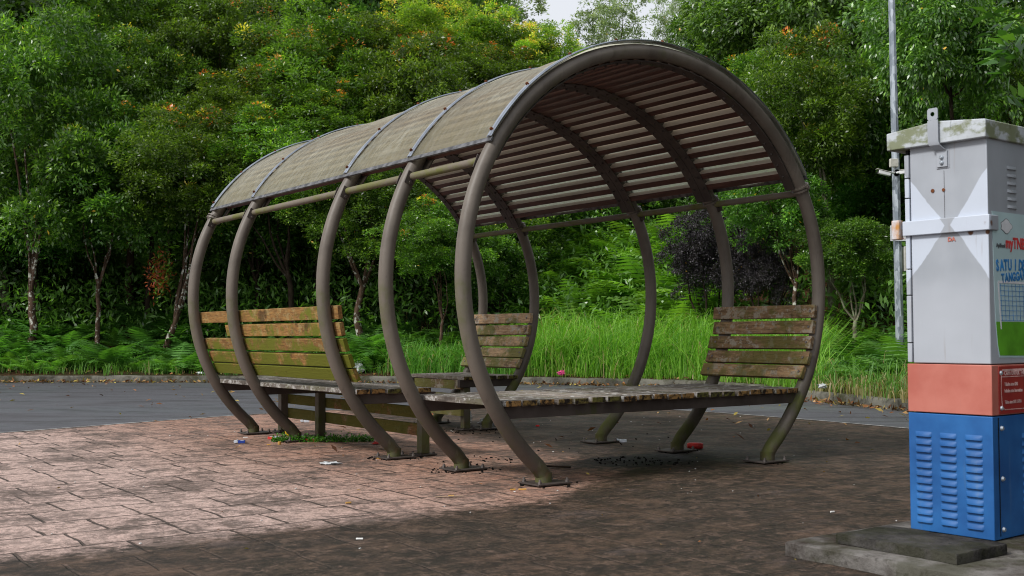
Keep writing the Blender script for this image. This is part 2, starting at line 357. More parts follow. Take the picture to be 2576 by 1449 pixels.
# ------------------------------------------------------------------ mesh helpers
class MB:
    def __init__(s): s.v = []; s.f = []; s.r = []
    def add(s, vs, fs, rnd=None):
        b = len(s.v); s.v += [tuple(v) for v in vs]; s.f += [tuple(i + b for i in f) for f in fs]
        s.r += [random.random() if rnd is None else rnd] * len(vs) if rnd is not None else [s_r] * len(vs) if (s_r := random.random()) is not None else []
        return s
    def box(s, c, size, rot=None, rnd=None):
        hx, hy, hz = [q / 2 for q in size]; c = Vector(c)
        vs = [Vector((x, y, z)) for x in (-hx, hx) for y in (-hy, hy) for z in (-hz, hz)]
        if rot is not None: vs = [rot @ v for v in vs]
        vs = [v + c for v in vs]
        return s.add(vs, [(0, 1, 3, 2), (4, 6, 7, 5), (0, 4, 5, 1), (2, 3, 7, 6), (0, 2, 6, 4), (1, 5, 7, 3)], rnd)
    def board(s, p0, p1, width, thick, nrm, rnd=None, wob=.0):
        """a plank from p0 to p1; width across, thick along nrm"""
        p0 = Vector(p0); p1 = Vector(p1); x = (p1 - p0).normalized(); n = Vector(nrm); n = (n - x * n.dot(x)).normalized(); y = n.cross(x)
        n2 = max(1, int((p1 - p0).length / .25)); vs = []; fs = []
        for i in range(n2 + 1):
            p = p0.lerp(p1, i / n2)
            for a, b in ((-1, -1), (1, -1), (1, 1), (-1, 1)):
                vs.append(p + y * (a * width / 2 + random.uniform(-wob, wob)) + n * (b * thick / 2 + random.uniform(-wob, wob) * .5))
        for i in range(n2):
            o = i * 4
            for k in range(4): fs.append((o + k, o + (k + 1) % 4, o + 4 + (k + 1) % 4, o + 4 + k))
        fs.append((3, 2, 1, 0)); o = n2 * 4; fs.append((o, o + 1, o + 2, o + 3))
        return s.add(vs, fs, rnd)
    def tube(s, pts, rad, seg=14, cap=True, rnd=None):
        pts = [Vector(p) for p in pts]; n = len(pts); rad = [rad] * n if not hasattr(rad, '__len__') else rad
        vs = []; fs = []; prev = None
        for i, p in enumerate(pts):
            t = (pts[min(i + 1, n - 1)] - pts[max(i - 1, 0)]).normalized()
            if prev is None:
                a = Vector((0, 0, 1)) if abs(t.z) < .9 else Vector((1, 0, 0)); u = t.cross(a).normalized()
            else: u = (prev - t * prev.dot(t)).normalized()
            prev = u; vv = t.cross(u)
            for k in range(seg):
                an = 2 * math.pi * k / seg; vs.append(p + (u * math.cos(an) + vv * math.sin(an)) * rad[i])
        for i in range(n - 1):
            for k in range(seg):
                a = i * seg + k; b = i * seg + (k + 1) % seg; fs.append((a, b, b + seg, a + seg))
        if cap: fs.append(tuple(range(seg - 1, -1, -1))); fs.append(tuple((n - 1) * seg + k for k in range(seg)))
        return s.add(vs, fs, rnd)
    def prism(s, poly, z0, z1, xf=None, rnd=None):
        n = len(poly); vs = [Vector((x, y, z0)) for x, y in poly] + [Vector((x, y, z1)) for x, y in poly]
        if xf: vs = [xf @ v for v in vs]
        return s.add(vs, [tuple(range(n - 1, -1, -1)), tuple(range(n, 2 * n))] + [(i, (i + 1) % n, n + (i + 1) % n, n + i) for i in range(n)], rnd)
    def build(s, name, mat, parent=None, bevel=0, smooth=35, loc=None):
        me = bpy.data.meshes.new(name); me.from_pydata(s.v, [], s.f); me.update()
        a = me.attributes.new('rnd', 'FLOAT', 'POINT'); a.data.foreach_set('value', np.array(s.r, dtype=np.float32))
        me.materials.append(M[mat] if isinstance(mat, str) else mat)
        me.polygons.foreach_set('use_smooth', [True] * len(me.polygons)); me.set_sharp_from_angle(angle=R_(smooth))
        o = bpy.data.objects.new(name, me); col.objects.link(o)
        if parent: o.parent = parent
        if loc is not None: o.location = loc
        if bevel:
            b = o.modifiers.new('bevel', 'BEVEL'); b.width = bevel; b.segments = 2; b.limit_method = 'ANGLE'
        return o

def empty(name, loc, rz=0.):
    o = bpy.data.objects.new(name, None); col.objects.link(o); o.location = loc; o.rotation_euler = (0, 0, rz); o.empty_display_size = .1; return o
def tag(o, label=None, cat=None, group=None, kind=None):
    for k, v in (('label', label), ('category', cat), ('group', group), ('kind', kind)):
        if v: o[k] = v
    return o
def np_mesh(name, V, F, mat, C=None, parent=None, loc=None, smooth=False):
    """V (n,3), F (m,4) numpy"""
    me = bpy.data.meshes.new(name); k = F.shape[1]
    me.vertices.add(len(V)); me.vertices.foreach_set('co', np.ascontiguousarray(V, np.float32).ravel())
    me.loops.add(F.size); me.loops.foreach_set('vertex_index', np.ascontiguousarray(F, np.int32).ravel())
    me.polygons.add(len(F)); me.polygons.foreach_set('loop_start', np.arange(0, F.size, k, dtype=np.int32))
    me.update(calc_edges=True)
    if smooth: me.polygons.foreach_set('use_smooth', np.ones(len(F), bool))
    if C is not None:
        a = me.attributes.new('col', 'FLOAT_COLOR', 'POINT'); c4 = np.ones((len(V), 4), np.float32); c4[:, :3] = C; a.data.foreach_set('color', c4.ravel())
    me.materials.append(M[mat] if isinstance(mat, str) else mat)
    o = bpy.data.objects.new(name, me); col.objects.link(o)
    if parent: o.parent = parent
    if loc is not None: o.location = loc
    return o
def norm(a): return a / (np.linalg.norm(a, axis=-1, keepdims=True) + 1e-9)
def text_mesh(name, txt, size, mat, parent, mtx, depth=.0015, squeeze=1.0):
    cu = bpy.data.curves.new(name, 'FONT'); cu.body = txt; cu.size = size; cu.extrude = depth
    cu.resolution_u = 2; cu.offset = size * .035
    t = bpy.data.objects.new(name, cu); col.objects.link(t); bpy.context.view_layer.update()
    me = bpy.data.meshes.new_from_object(t.evaluated_get(bpy.context.evaluated_depsgraph_get()))
    bpy.data.objects.remove(t); me.transform(Matrix.Diagonal((squeeze, 1, 1, 1))); me.transform(mtx); me.materials.clear(); me.materials.append(M[mat])
    o = bpy.data.objects.new(name, me); col.objects.link(o); o.parent = parent; return o

# ------------------------------------------------------------------ ground: kerb line, terrain, road, pavement
OX, OY = .9654, 7.2229
ANG = R_(125.59)
Ad = np.array([math.cos(ANG), math.sin(ANG)]); Cd = np.array([Ad[1], -Ad[0]])
def SC(s, c, z=0.): p = np.array([OX, OY]) + s * Ad + c * Cd; return Vector((p[0], p[1], z))

def chaikin(P, n=3):
    P = np.array(P, float)
    for _ in range(n):
        Q = np.empty((2 * (len(P) - 1), 2)); Q[0::2] = .75 * P[:-1] + .25 * P[1:]; Q[1::2] = .25 * P[:-1] + .75 * P[1:]
        P = np.vstack([P[:1], Q, P[-1:]])
    return P
def resample(P, step):
    d = np.r_[0, np.cumsum(np.linalg.norm(np.diff(P, axis=0), axis=1))]; t = np.arange(0, d[-1], step)
    return np.c_[np.interp(t, d, P[:, 0]), np.interp(t, d, P[:, 1])]
KERB = resample(chaikin([(-60, 17), (-40, 20.3), (-25, 21.9), (-9.9, 21.8), (-6, 21.4), (-2.5, 20.9), (.15, 20.1), (2, 19.3), (3.2, 18.0), (3.75, 16.2), (3.95, 14.6), (4.46, 12.76), (5.5, 9.5), (7.5, 4), (10, -4), (14, -15), (18, -30)]), .25)
KT = norm(np.gradient(KERB, axis=0)); KN = np.c_[-KT[:, 1], KT[:, 0]]
def tz(d, x=0., y=0.):
    base = np.interp(d, [-1, 0, .3, 2, 3.5, 6, 10, 20, 40, 90], [-.03, .115, .15, .36, .85, 2.1, 3.5, 6., 8.5, 10])
    return base + np.clip(d, 0, 3) / 3 * .10 * (np.sin(x * .9 + 1) * np.cos(y * .7) + .5 * np.sin(x * 2.1 + y * 1.7))
def kdist(x, y):
    x = np.atleast_1d(x); y = np.atleast_1d(y); out = np.empty(len(x))
    for i in range(0, len(x), 4000):
        dx = x[i:i + 4000, None] - KERB[None, :, 0]; dy = y[i:i + 4000, None] - KERB[None, :, 1]; d2 = dx * dx + dy * dy; j = d2.argmin(1)
        r = np.arange(len(j)); sg = dx[r, j] * KN[j, 0] + dy[r, j] * KN[j, 1]; out[i:i + 4000] = np.sign(sg) * np.sqrt(d2[r, j])
    return out
def gz(x, y):
    d = kdist(x, y); return np.where(d > 0, tz(d, np.atleast_1d(x), np.atleast_1d(y)), 0.)
# terrain behind the kerb
offs = np.array([.11, .2, .5, .9, 1.4, 2, 2.6, 3.2, 4, 5, 6, 7.5, 9, 11, 14, 18, 24, 32, 45, 70, 110])
nk, no = len(KERB), len(offs)
V = []
for o_ in offs:
    P = KERB + KN * o_; V.append(np.c_[P, tz(np.full(nk, o_), P[:, 0], P[:, 1]) - (0.0 if o_ > .15 else .01)])
V = np.vstack(V); I = np.arange(nk * no).reshape(no, nk)
F = np.stack([I[:-1, :-1].ravel(), I[:-1, 1:].ravel(), I[1:, 1:].ravel(), I[1:, :-1].ravel()], 1)
tag(np_mesh('hillside', V, F, 'soil', smooth=True), kind='structure')
# wide base sheet below everything
tag(np_mesh('ground', np.array([(-400, -400, -.30), (400, -400, -.30), (400, 400, -.30), (-400, 400, -.30)], float), np.array([[0, 1, 2, 3]]), 'soil'), kind='structure')
# road: from kerb towards the camera side
kin = KERB - KN * .02
cen = np.array([-8., 2.]); n2 = len(kin)
V = np.vstack([np.c_[kin, np.full(n2, -.006)], np.c_[kin * .0 + np.array([-12., -20.]), np.full(n2, -.006)]])
mb = [(i, n2, i + 1) for i in range(n2 - 1)]
me = bpy.data.meshes.new('road'); me.from_pydata([tuple(v) for v in V[:n2 + 1]], [], mb); me.materials.append(M['asphalt'])
o = bpy.data.objects.new('road', me); col.objects.link(o); tag(o, kind='structure')
# kerb
mb = MB(); prof = [(-.0, -.02), (-.0, .10), (.02, .125), (.14, .13), (.14, -.02)]
jit = rng.normal(0, .004, (nk, 2)); vs = []; fs = []
for i in range(nk):
    for a, z in prof: p = KERB[i] + KN[i] * (a + jit[i, 0]); vs.append((p[0], p[1], z + (jit[i, 1] if z > 0 else 0)))
L5 = len(prof)
for i in range(nk - 1):
    for k in range(L5 - 1): fs.append((i * L5 + k, i * L5 + k + 1, (i + 1) * L5 + k + 1, (i + 1) * L5 + k))
mb.add(vs, fs, .5); tag(mb.build('kerb', 'kerb', smooth=50), kind='structure')
# pavement island
EDGE = chaikin([(-20, -10), (-9, 4.2), (-4.67, 10.33), (-3.36, 12.13), (-2.75, 12.85), (-1.6, 13.7), (-.4, 14.05), (.8, 13.85), (1.9, 13.18), (2.75, 12.0), (3.66, 10.48), (5.6, 6.5), (8, 0), (12, -14)], 3)
def local(P): q = P - np.array([OX, OY]); return np.c_[q @ Ad, -(q @ Cd)]
E2 = local(EDGE); ne = len(E2)
me = bpy.data.meshes.new('pavement'); me.from_pydata([(x, y, 0) for x, y in E2] + [(x, y, -.02) for x, y in E2], [], [tuple(range(ne))] + [(i, i + 1, ne + i + 1, ne + i) for i in range(ne - 1)]); me.materials.append(M['pave'])
pv = bpy.data.objects.new('pavement', me); col.objects.link(pv); pv.location = (OX, OY, 0); pv.rotation_euler = (0, 0, ANG); tag(pv, kind='structure')
# worn white edging strip
Es = resample(EDGE, .3); Tn = norm(np.gradient(Es, axis=0)); Nn = np.c_[-Tn[:, 1], Tn[:, 0]]
ww = .05 + .008 * np.sin(np.arange(len(Es)) * 1.7)
V = np.vstack([np.c_[Es + Nn * .0, np.full(len(Es), .004)], np.c_[Es + Nn * ww[:, None], np.full(len(Es), .003)], np.c_[Es + Nn * (ww[:, None] + .01), np.full(len(Es), -.008)]])
I = np.arange(3 * len(Es)).reshape(3, -1); F = np.vstack([np.stack([I[r, :-1], I[r, 1:], I[r + 1, 1:], I[r + 1, :-1]], 1) for r in (0, 1)])
tag(np_mesh('pavement_edge', V, F, 'edge'), kind='structure')

# ------------------------------------------------------------------ the shelter (local: x along, y = -across)
RX, RZ, Z0 = 1.527, 1.475, 1.2165
HS = [0, .8841, 1.7683, 3.4203, 4.3044]
TR = .047
def Ept(phi, off=0.):
    c, z = RX * math.cos(phi), Z0 + RZ * math.sin(phi)
    nx, nz = math.cos(phi) / RX, math.sin(phi) / RZ; l = math.hypot(nx, nz)
    return c + nx / l * off, z + nz / l * off, nx / l, nz / l
shelter = empty('tunnel_shelter', (OX, OY, 0), ANG)
tag(shelter, 'tunnel-shaped shelter of five brown steel hoops with curved roof and slatted benches', 'shelter')
PHF = math.acos(.948 / RX)
def make_hoop():
    mb = MB(); pts = []
    c, z, *_ = Ept(-PHF); pts.append((0, -.965, .012)); pts.append((0, -.960, .05))
    n = 96
    for i in range(n + 1):
        ph = -PHF + (math.pi + 2 * PHF) * i / n
        c, z, *_ = Ept(ph)
        if i < 1 or i > n - 1: continue
        pts.append((0, -c, z))
    pts.append((0, .960, .05)); pts.append((0, .965, .012))
    mb.tube(pts, TR, 20)
    for sg in (-1, 1): mb.tube([(0, sg * .965, .01), (0, sg * .963, .075)], [TR + .003, TR + .002], 20)
    h = mb.build('hoop', 'tube', shelter, smooth=50)
    for sg in (-1, 1):
        MB().box((0, sg * .95, .012), (.20, .25, .010), Matrix.Rotation(.0, 3, 'Z')).build('base_plate', 'steel', h, .002)
        for a in (-.078, .078):
            for b in (-.10, .10):
                m2 = MB(); x, y = a, sg * .95 + b
                m2.tube([(x, y, .017), (x, y, .030)], .013, 6).tube([(x, y, .030), (x, y, .042)], .007, 8); m2.build('anchor_bolt', 'bolt', h, smooth=30)
    return h
hoop0 = make_hoop(); hoops = [hoop0]
for s in HS[1:]:
    c = hoop0.copy(); col.objects.link(c); c.parent = shelter; c.location = (s, 0, 0); hoops.append(c)
    for ch in hoop0.children: d = ch.copy(); col.objects.link(d); d.parent = c
# flange strips with bolts under each arch, collars
PR0, PR1 = R_(32.5), R_(180 - 33)
def arc(phis, off, s): return [(s, -Ept(p, off)[0], Ept(p, off)[1]) for p in phis]
NB = 30; BPH = [R_(33.5) + (R_(180 - 34.5) - R_(33.5)) * i / (NB - 1) for i in range(NB)]
for hi, s in enumerate(HS):
    for side in (-1, 1):
        if hi == 0 and side < 0 or hi == 4 and side > 0: continue
        mb = MB(); ph = np.linspace(R_(29), R_(151), 60); vs = []; fs = []
        x0, x1 = s + side * .002, s + side * .082
        for p in ph:
            for x, off in ((x0, -.062), (x1, -.062), (x1, -.055), (x0, -.055)):
                c, z, *_ = Ept(p, off); vs.append((x, -c, z))
        for i in range(len(ph) - 1):
            for k in range(4): fs.append((i * 4 + k, i * 4 + (k + 1) % 4, i * 4 + 4 + (k + 1) % 4, i * 4 + 4 + k))
        fs += [(3, 2, 1, 0), tuple(len(vs) - 4 + k for k in range(4))]
        mb.add(vs, fs)
        for p in BPH:
            a = Ept(p, -.060); b = Ept(p, -.075); mb.tube([(s + side * .05, -a[0], a[1]), (s + side * .05, -b[0], b[1])], [.010, .006], 8)
        f = mb.build('flange_strip', 'steel', hoops[hi], smooth=30); f.matrix_parent_inverse = Matrix.Translation((-s, 0, 0))
    for sg in ((1, -1) if hi == 4 else (1,)):
        pc = R_(28.3) if sg > 0 else R_(180 - 28.3); mb = MB()
        for k in (-.018, .006):
            t0 = pc + sg * k / 1.5; a = Ept(t0); b = Ept(t0 + sg * .012 / 1.5)
            mb.tube([(0, -a[0], a[1]), (0, -b[0], b[1])], .066, 20)
        a = Ept(pc - sg * .02); b = Ept(pc + sg * .015); mb.tube([(0, -a[0], a[1]), (0, -b[0], b[1])], .054, 20)
        mb.tube([(-.075, -Ept(pc)[0], Ept(pc)[1]), (-.06, -Ept(pc)[0], Ept(pc)[1])], .012, 8)
        mb.build('collar', 'tube', hoops[hi], smooth=40)
# paint the tie rods
for bi in range(4):
    s0, s1 = HS[bi], HS[bi + 1]
    for sg in (-1, 1):
        c = sg * 1.362; z = 1.885; mb = MB(); mb.tube([(s0 + .04, -c, z), (s1 - .04, -c, z)], .024, 14)
        o = mb.build('tie_rod', 'rod', shelter)
        for s in (s0, s1):
            mb = MB(); d = .052 if s == s0 else -.052
            cc = c + sg * .02
            mb.box((s + d, -cc, z - .012), (.006, .055, .085), Matrix.Rotation(sg * -.4, 3, 'X'))
            mb.tube([(s + d, -cc, z - .04), (s + d + (.012 if d > 0 else -.012), -cc, z - .04)], .011, 6)
            mb.build('rod_bracket', 'steel', o, .001)
    # battens of the bay
    mb = MB()
    for p in BPH:
        c, z, nx, nz = Ept(p, -.022)
        mb.board((s0 + (.02 if bi == 0 else .015), -c, z), (s1 - (.02 if bi == 3 else .015), -c, z), .047, .064, (0, -nx, nz), None, .0008)
    mb.build('roof_battens', 'batten', shelter, .002)
    # roof sheet
    ph = np.linspace(R_(30.5), R_(180 - 30.8), 70); ns = 14; vs = []; fs = []
    a0 = s0 - (.045 if bi == 0 else 0); a1 = s1 + (.05 if bi == 3 else 0)
    for i, p in enumerate(ph):
        for j in range(ns + 1):
            t = j / ns; sag = -.010 * math.sin(math.pi * t) * (1 + .5 * math.sin(p * 5 + bi * 2)) + .003 * math.sin(p * 17 + j)
            c, z, *_ = Ept(p, .056 + sag); vs.append((a0 + (a1 - a0) * t, -c, z))
    for i in range(len(ph) - 1):
        for j in range(ns): k = i * (ns + 1) + j; fs.append((k, k + 1, k + ns + 2, k + ns + 1))
    MB().add(vs, fs).build('roof_sheet', 'sheet', shelter, smooth=80)
    # eave angle trims along both lower edges
    for p in (ph[0], ph[-1]):
        c, z, nx, nz = Ept(p, .052); mb = MB(); mb.board((a0, -c, z), (a1, -c, z), .03, .012, (0, -nx, nz), None, .001)
        mb.build('eave_trim', 'trim', shelter, .001)
# aluminium cover strips with screws
for hi, s in enumerate(HS):
    sp = s + (-.02 if hi == 0 else (.02 if hi == 4 else 0)); w2 = .026; ph = np.linspace(R_(31), R_(180 - 31.3), 70); vs = []; fs = []
    prof = [(-w2, .062), (-w2, .066), (-.012, .066), (-.009, .072), (.009, .072), (.012, .066), (w2, .066), (w2, .062)]
    for p in ph:
        for x, off in prof: c, z, *_ = Ept(p, off); vs.append((sp + x, -c, z))
    n8 = len(prof)
    for i in range(len(ph) - 1):
        for k in range(n8): fs.append((i * n8 + k, i * n8 + (k + 1) % n8, (i + 1) * n8 + (k + 1) % n8, (i + 1) * n8 + k))
    fs += [tuple(range(n8 - 1, -1, -1)), tuple(len(vs) - n8 + k for k in range(n8))]
    st = MB().add(vs, fs).build('cover_strip', 'alu', shelter, smooth=25)
    for p in np.linspace(R_(33), R_(147), 9):
        c, z, nx, nz = Ept(p, .068); MB().tube([(sp, -c, z), (sp, -c - nx * .016, z + nz * .016)], [.012, .008], 7).build('screw', 'rust', st)

# benches
SLZ = [1.031, .911, .795, .680, .577]
def backrest(par, s0, s1, sg, mat, name='backrest', cut=None):
    for i, z in enumerate(SLZ):
        ph = math.asin((z - Z0) / RZ); c, zz, nx, nz = Ept(ph, -(TR + .020)); a, b = s0 + random.uniform(-.01, .01), s1 + random.uniform(-.015, .015)
        if cut and i == 1: b = cut
        mb = MB(); mb.board((a, -sg * c, zz), (b, -sg * c, zz), .094, .034, (0, -sg * nx, nz), None, .0012)
        o = mb.build('back_slat', mat, par, .003)
    for z in SLZ:
        ph = math.asin((z - Z0) / RZ); c, zz, nx, nz = Ept(ph, -(TR + .038))
        for s in [q for q in HS if s0 - .1 < q < s1 + .1]:
            q = min(max(s, s0 + .04), s1 - .04)
            MB().tube([(q, -sg * c, zz), (q, -sg * (c - nx * .004), zz - nz * .004)], .009, 8).build('slat_screw', 'bolt', par)
def seat(par, s0, s1, c0, n, sgn, mat):
    for i in range(n):
        c = c0 + sgn * (.056 + i * .1268); mb = MB()
        mb.board((s0 + random.uniform(-.012, .012), -c, .484 + random.uniform(-.003, .003)), (s1 + random.uniform(-.012, .012), -c, .484), .107, .034, (0, 0, 1), None, .0015)
        mb.build('seat_slat', mat, par, .004)
def frame(segs, rails):
    """segs: cross rails (s, c0, c1)"""
    mb = MB()
    for s, c0, c1 in segs: mb.box((s, -(c0 + c1) / 2, .431), (.042, abs(c1 - c0), .070))
    for c, s0, s1 in rails: mb.box(((s0 + s1) / 2, -c, .428), (s1 - s0 - .05, .04, .062))
    for s, c0, c1 in segs:
        for c in (c0, c1):
            if abs(c) > 1.2:   # welded gusset on the hoop tube
                sg = 1 if c > 0 else -1
                mb.add([(s - .004, -(c - sg * .0), .466), (s - .004, -(c - sg * .07), .396), (s - .004, -(c - sg * .085), .365), (s - .004, -(c - sg * .02), .40),
                        (s + .004, -(c - sg * .0), .466), (s + .004, -(c - sg * .07), .396), (s + .004, -(c - sg * .085), .365), (s + .004, -(c - sg * .02), .40)],
                       [(0, 1, 2, 3), (7, 6, 5, 4), (0, 4, 5, 1), (1, 5, 6, 2), (2, 6, 7, 3), (3, 7, 4, 0)])
    return mb.build('bench', 'steel', shelter, .002)
def leg(par, s, c):
    mb = MB(); mb.box((s, -c, .205), (.068, .068, .378)); mb.build('leg', 'tube', par, .003)
    mb = MB(); mb.box((s, -c, .010), (.15, .15, .010))
    for a in (-.055, .055):
        for b in (-.055, .055): mb.tube([(s + a, -c + b, .012), (s + a, -c + b, .028)], .010, 6)
    mb.build('leg_plate', 'steel', par, .001)
ci = RX * math.cos(math.asin((.45 - Z0) / RZ)) - .02
b1 = frame([(HS[0] + .01, -ci, ci), (HS[1] - .01, -ci, ci)], [(-.6, 0, HS[1]), (.6, 0, HS[1])])
b1['label'] = 'wide slatted platform with a brown backrest in the bay nearest the camera'
seat(b1, -.045, HS[1] + .05, -1.27, 20, 1, 'wood_seat'); backrest(b1, -.04, HS[1] + .06, 1, 'wood_near')
b2 = frame([(HS[2] + .01, -ci, -.62), (HS[3], -ci, -.66), (HS[4] - .01, -ci, -.66)], [(-.69, HS[2], HS[4])])
b2['label'] = 'long bench with mossy orange backrest boards on the left side'
seat(b2, HS[2] - .05, HS[4] + .03, -1.30, 5, 1, 'wood_seat'); backrest(b2, HS[2] - .10, HS[4] + .0, -1, 'wood_left', cut=HS[3] + .33)
for s in (HS[2] + .05, HS[3] + .1, HS[4] - .02): leg(b2, s, -.69)
for z0, z1 in ((.133, .222), (.262, .346), (.380, .462)):
    mb = MB(); mb.board((HS[2] + .06, .637, (z0 + z1) / 2), (HS[4] + .02, .637, (z0 + z1) / 2), z1 - z0, .034, (0, -1, 0), None, .0012); mb.build('apron_board', 'wood_apron', b2, .003)
b3 = frame([(HS[3] + .01, .66, ci), (HS[4] - .01, .66, ci)], [(.75, HS[3], HS[4])])
b3['label'] = 'short bench with pale flaking backrest on the far right side'
seat(b3, HS[3] - .05, HS[4] + .03, 1.30, 5, -1, 'wood_seat'); backrest(b3, HS[3] - .05, HS[4] + .05, 1, 'wood_far')
for s in (HS[3] + .05, HS[4] - .05): leg(b3, s, .76)
for z0, z1 in ((.133, .215), (.255, .336), (.378, .462)):
    mb = MB(); mb.board((HS[3] + .02, -.705, (z0 + z1) / 2), (HS[4] + .02, -.705, (z0 + z1) / 2), z1 - z0, .034, (0, 1, 0), None, .0012); mb.build('apron_board', 'wood_far', b3, .003)

# ------------------------------------------------------------------ cabinet on its slab
PL0 = np.array([1.077, 4.513])
def slabp(a, b): p = PL0 + Cd * a - Ad * b; return p        # a across, b towards the camera
def slab_mesh(a0, a1, b0, b1, z0, z1, jit, nseg=10):
    ring = []
    for i in range(nseg): ring.append((a0 + (a1 - a0) * i / nseg, b0))
    for i in range(nseg): ring.append((a1, b0 + (b1 - b0) * i / nseg))
    for i in range(nseg): ring.append((a1 - (a1 - a0) * i / nseg, b1))
    for i in range(nseg): ring.append((a0, b1 - (b1 - b0) * i / nseg))
    ring = [(a + random.uniform(-jit, jit), b + random.uniform(-jit, jit)) for a, b in ring]
    n = len(ring); ca, cb = (a0 + a1) / 2, (b0 + b1) / 2; vs = []
    for k, z in ((1.0, z0), (1.0, z1 - .006), (.99, z1)):
        for a, b in ring: p = slabp(ca + (a - ca) * k, cb + (b - cb) * k); vs.append((p[0], p[1], z + random.uniform(-.0015, .0015) * (z > z0)))
    fs = [(r * n + i, r * n + (i + 1) % n, (r + 1) * n + (i + 1) % n, (r + 1) * n + i) for r in (0, 1) for i in range(n)] + [tuple(2 * n + i for i in range(n))]
    m_ = MB(); m_.add(vs, fs, .5); return m_
tag(slab_mesh(0, 1.75, 0, 1.15, 0.001, .058, .006).build('concrete_plinth', 'slab', smooth=50), 'low grey concrete plinth stained brown at its edge, under the cabinet', 'plinth')
tag(slab_mesh(.12, .45, .16, .68, .0605, .098, .005).build('paving_slab', 'paver', smooth=50), 'loose black mouldy concrete slab lying on the plinth beside the cabinet', 'slab')
KX, KY = 1.898, 4.478; CA = R_(128.4); ZB = .061
cab = empty('telecom_cabinet', (KX, KY, ZB), CA)
tag(cab, 'tall metal cabinet painted grey, red and blue with a mossy lid', 'utility cabinet')
W1, D1 = .366, .80
def cz(z): return z - ZB
body = MB().box((W1 / 2 - .012, -D1 / 2, (cz(.756) + cz(1.665)) / 2), (W1 - .024, D1, cz(1.665) - cz(.756))).build('body', 'cab', cab, .004)
mb = MB(); z = cz(.757)
for h in (.083, .20, .11, .30, .085, .10): 
    hh = min(h, cz(1.655) - z); mb.box((W1 - .011, -D1 / 2 + .0, z + hh / 2), (.020, D1 + .012, hh - .004)); z += hh
mb.build('hinge_strip', 'cab', cab, .002)
MB().box((W1 - .012, -D1 / 2, (cz(.76) + cz(1.655)) / 2), (.012, D1 + .004, cz(1.655) - cz(.76))).build('hinge_gap', 'dark', cab)
MB().box((W1 / 2, -D1 / 2, (cz(.551) + cz(.754)) / 2), (W1 + .006, D1 + .008, cz(.754) - cz(.551) - .003)).build('red_band', 'red', cab, .003)
bl = MB().box((W1 / 2, -D1 / 2, cz(.549) / 2), (W1 + .004, D1 + .006, cz(.549) - .002)).build('blue_base', 'blue', cab, .003)
# louvres: pressed hoods, front (y=0 side faces the viewer's left)
def hood(mb, c, wdt, ux, out, hgt=.020, dep=.009):
    c = Vector(c); n = 5; vs = []; fs = []
    for i in range(n + 1):
        t = i / n; z = hgt * (1 - t); o_ = dep * math.sin(t * math.pi / 2)
        for k in (-1, -.8, .8, 1): vs.append(c + ux * (k * wdt / 2) + out * (o_ if abs(k) < 1 else 0) + Vector((0, 0, z)))
    for i in range(n):
        for k in range(3): fs.append((i * 4 + k, i * 4 + k + 1, i * 4 + 5 + k, i * 4 + 4 + k))
    b = len(vs); vs += [c + ux * (-.8 * wdt / 2) - Vector((0, 0, .002)), c + ux * (.8 * wdt / 2) - Vector((0, 0, .002))]
    fs.append((n * 4 + 1, n * 4 + 2, b + 1, b)); mb.add(vs, fs, .5)
for uc in (.300, .190, .078):
    mb = MB(); md = MB()
    for k in range(12):
        z = cz(.452) - k * .0322; hood(mb, (uc, .0035, z), .074, Vector((1, 0, 0)), Vector((0, 1, 0)))
        md.box((uc, .0036, z - .004), (.058, .002, .006))
    mb.build('louvre_column', 'blue', bl, smooth=60)
for vc in (.26, .42):
    mb = MB()
    for k in range(12): hood(mb, (-.0025, -vc, cz(.452) - k * .0322), .074, Vector((0, 1, 0)), Vector((-1, 0, 0)))
    mb.build('louvre_column', 'blue', bl, smooth=60)
for vc in (.19, .34):
    mb = MB()
    for k in range(6): hood(mb, (-.0005, -vc, cz(1.548) - k * .032), .075, Vector((0, 1, 0)), Vector((-1, 0, 0)), .014, .006)
    mb.build('vent_column', 'cab', cab, smooth=60)
# corner seams and bolts on the wide side
mb = MB()
for z in (.72, .58, .50, .30, .10): mb.tube([(-.004, -.062, cz(z)), (-.012, -.062, cz(z))], [.011, .007], 10)
mb.build('side_bolts', 'boltpale', cab)
MB().box((-.0035, -.04, cz(.549) / 2 + .004), (.002, .004, cz(.549) - .02)).build('panel_seam', 'dark', bl)
MB().box((-.0045, -.43, (cz(.553) + cz(.751)) / 2), (.003, .77, .19)).build('red_side_panel', 'reddark', cab, .001)
# lid: slightly ridged
u0, u1, y0, y1 = -.012, W1 + .068, .028, -D1 - .03; zb, zt, rg = cz(1.660), cz(1.733), .022
mb = MB(); um = (u0 + u1) / 2
sec = [(u0, zb), (u1, zb), (u1, zt), (um, zt + rg), (u0, zt)]
vs = [(u, y0, z) for u, z in sec] + [(u, y1, z) for u, z in sec]
mb.add(vs, [(4, 3, 2, 1, 0), (5, 6, 7, 8, 9)] + [(i, (i + 1) % 5, 5 + (i + 1) % 5, 5 + i) for i in range(5)])
lid = mb.build('lid', 'lid', cab, .004)
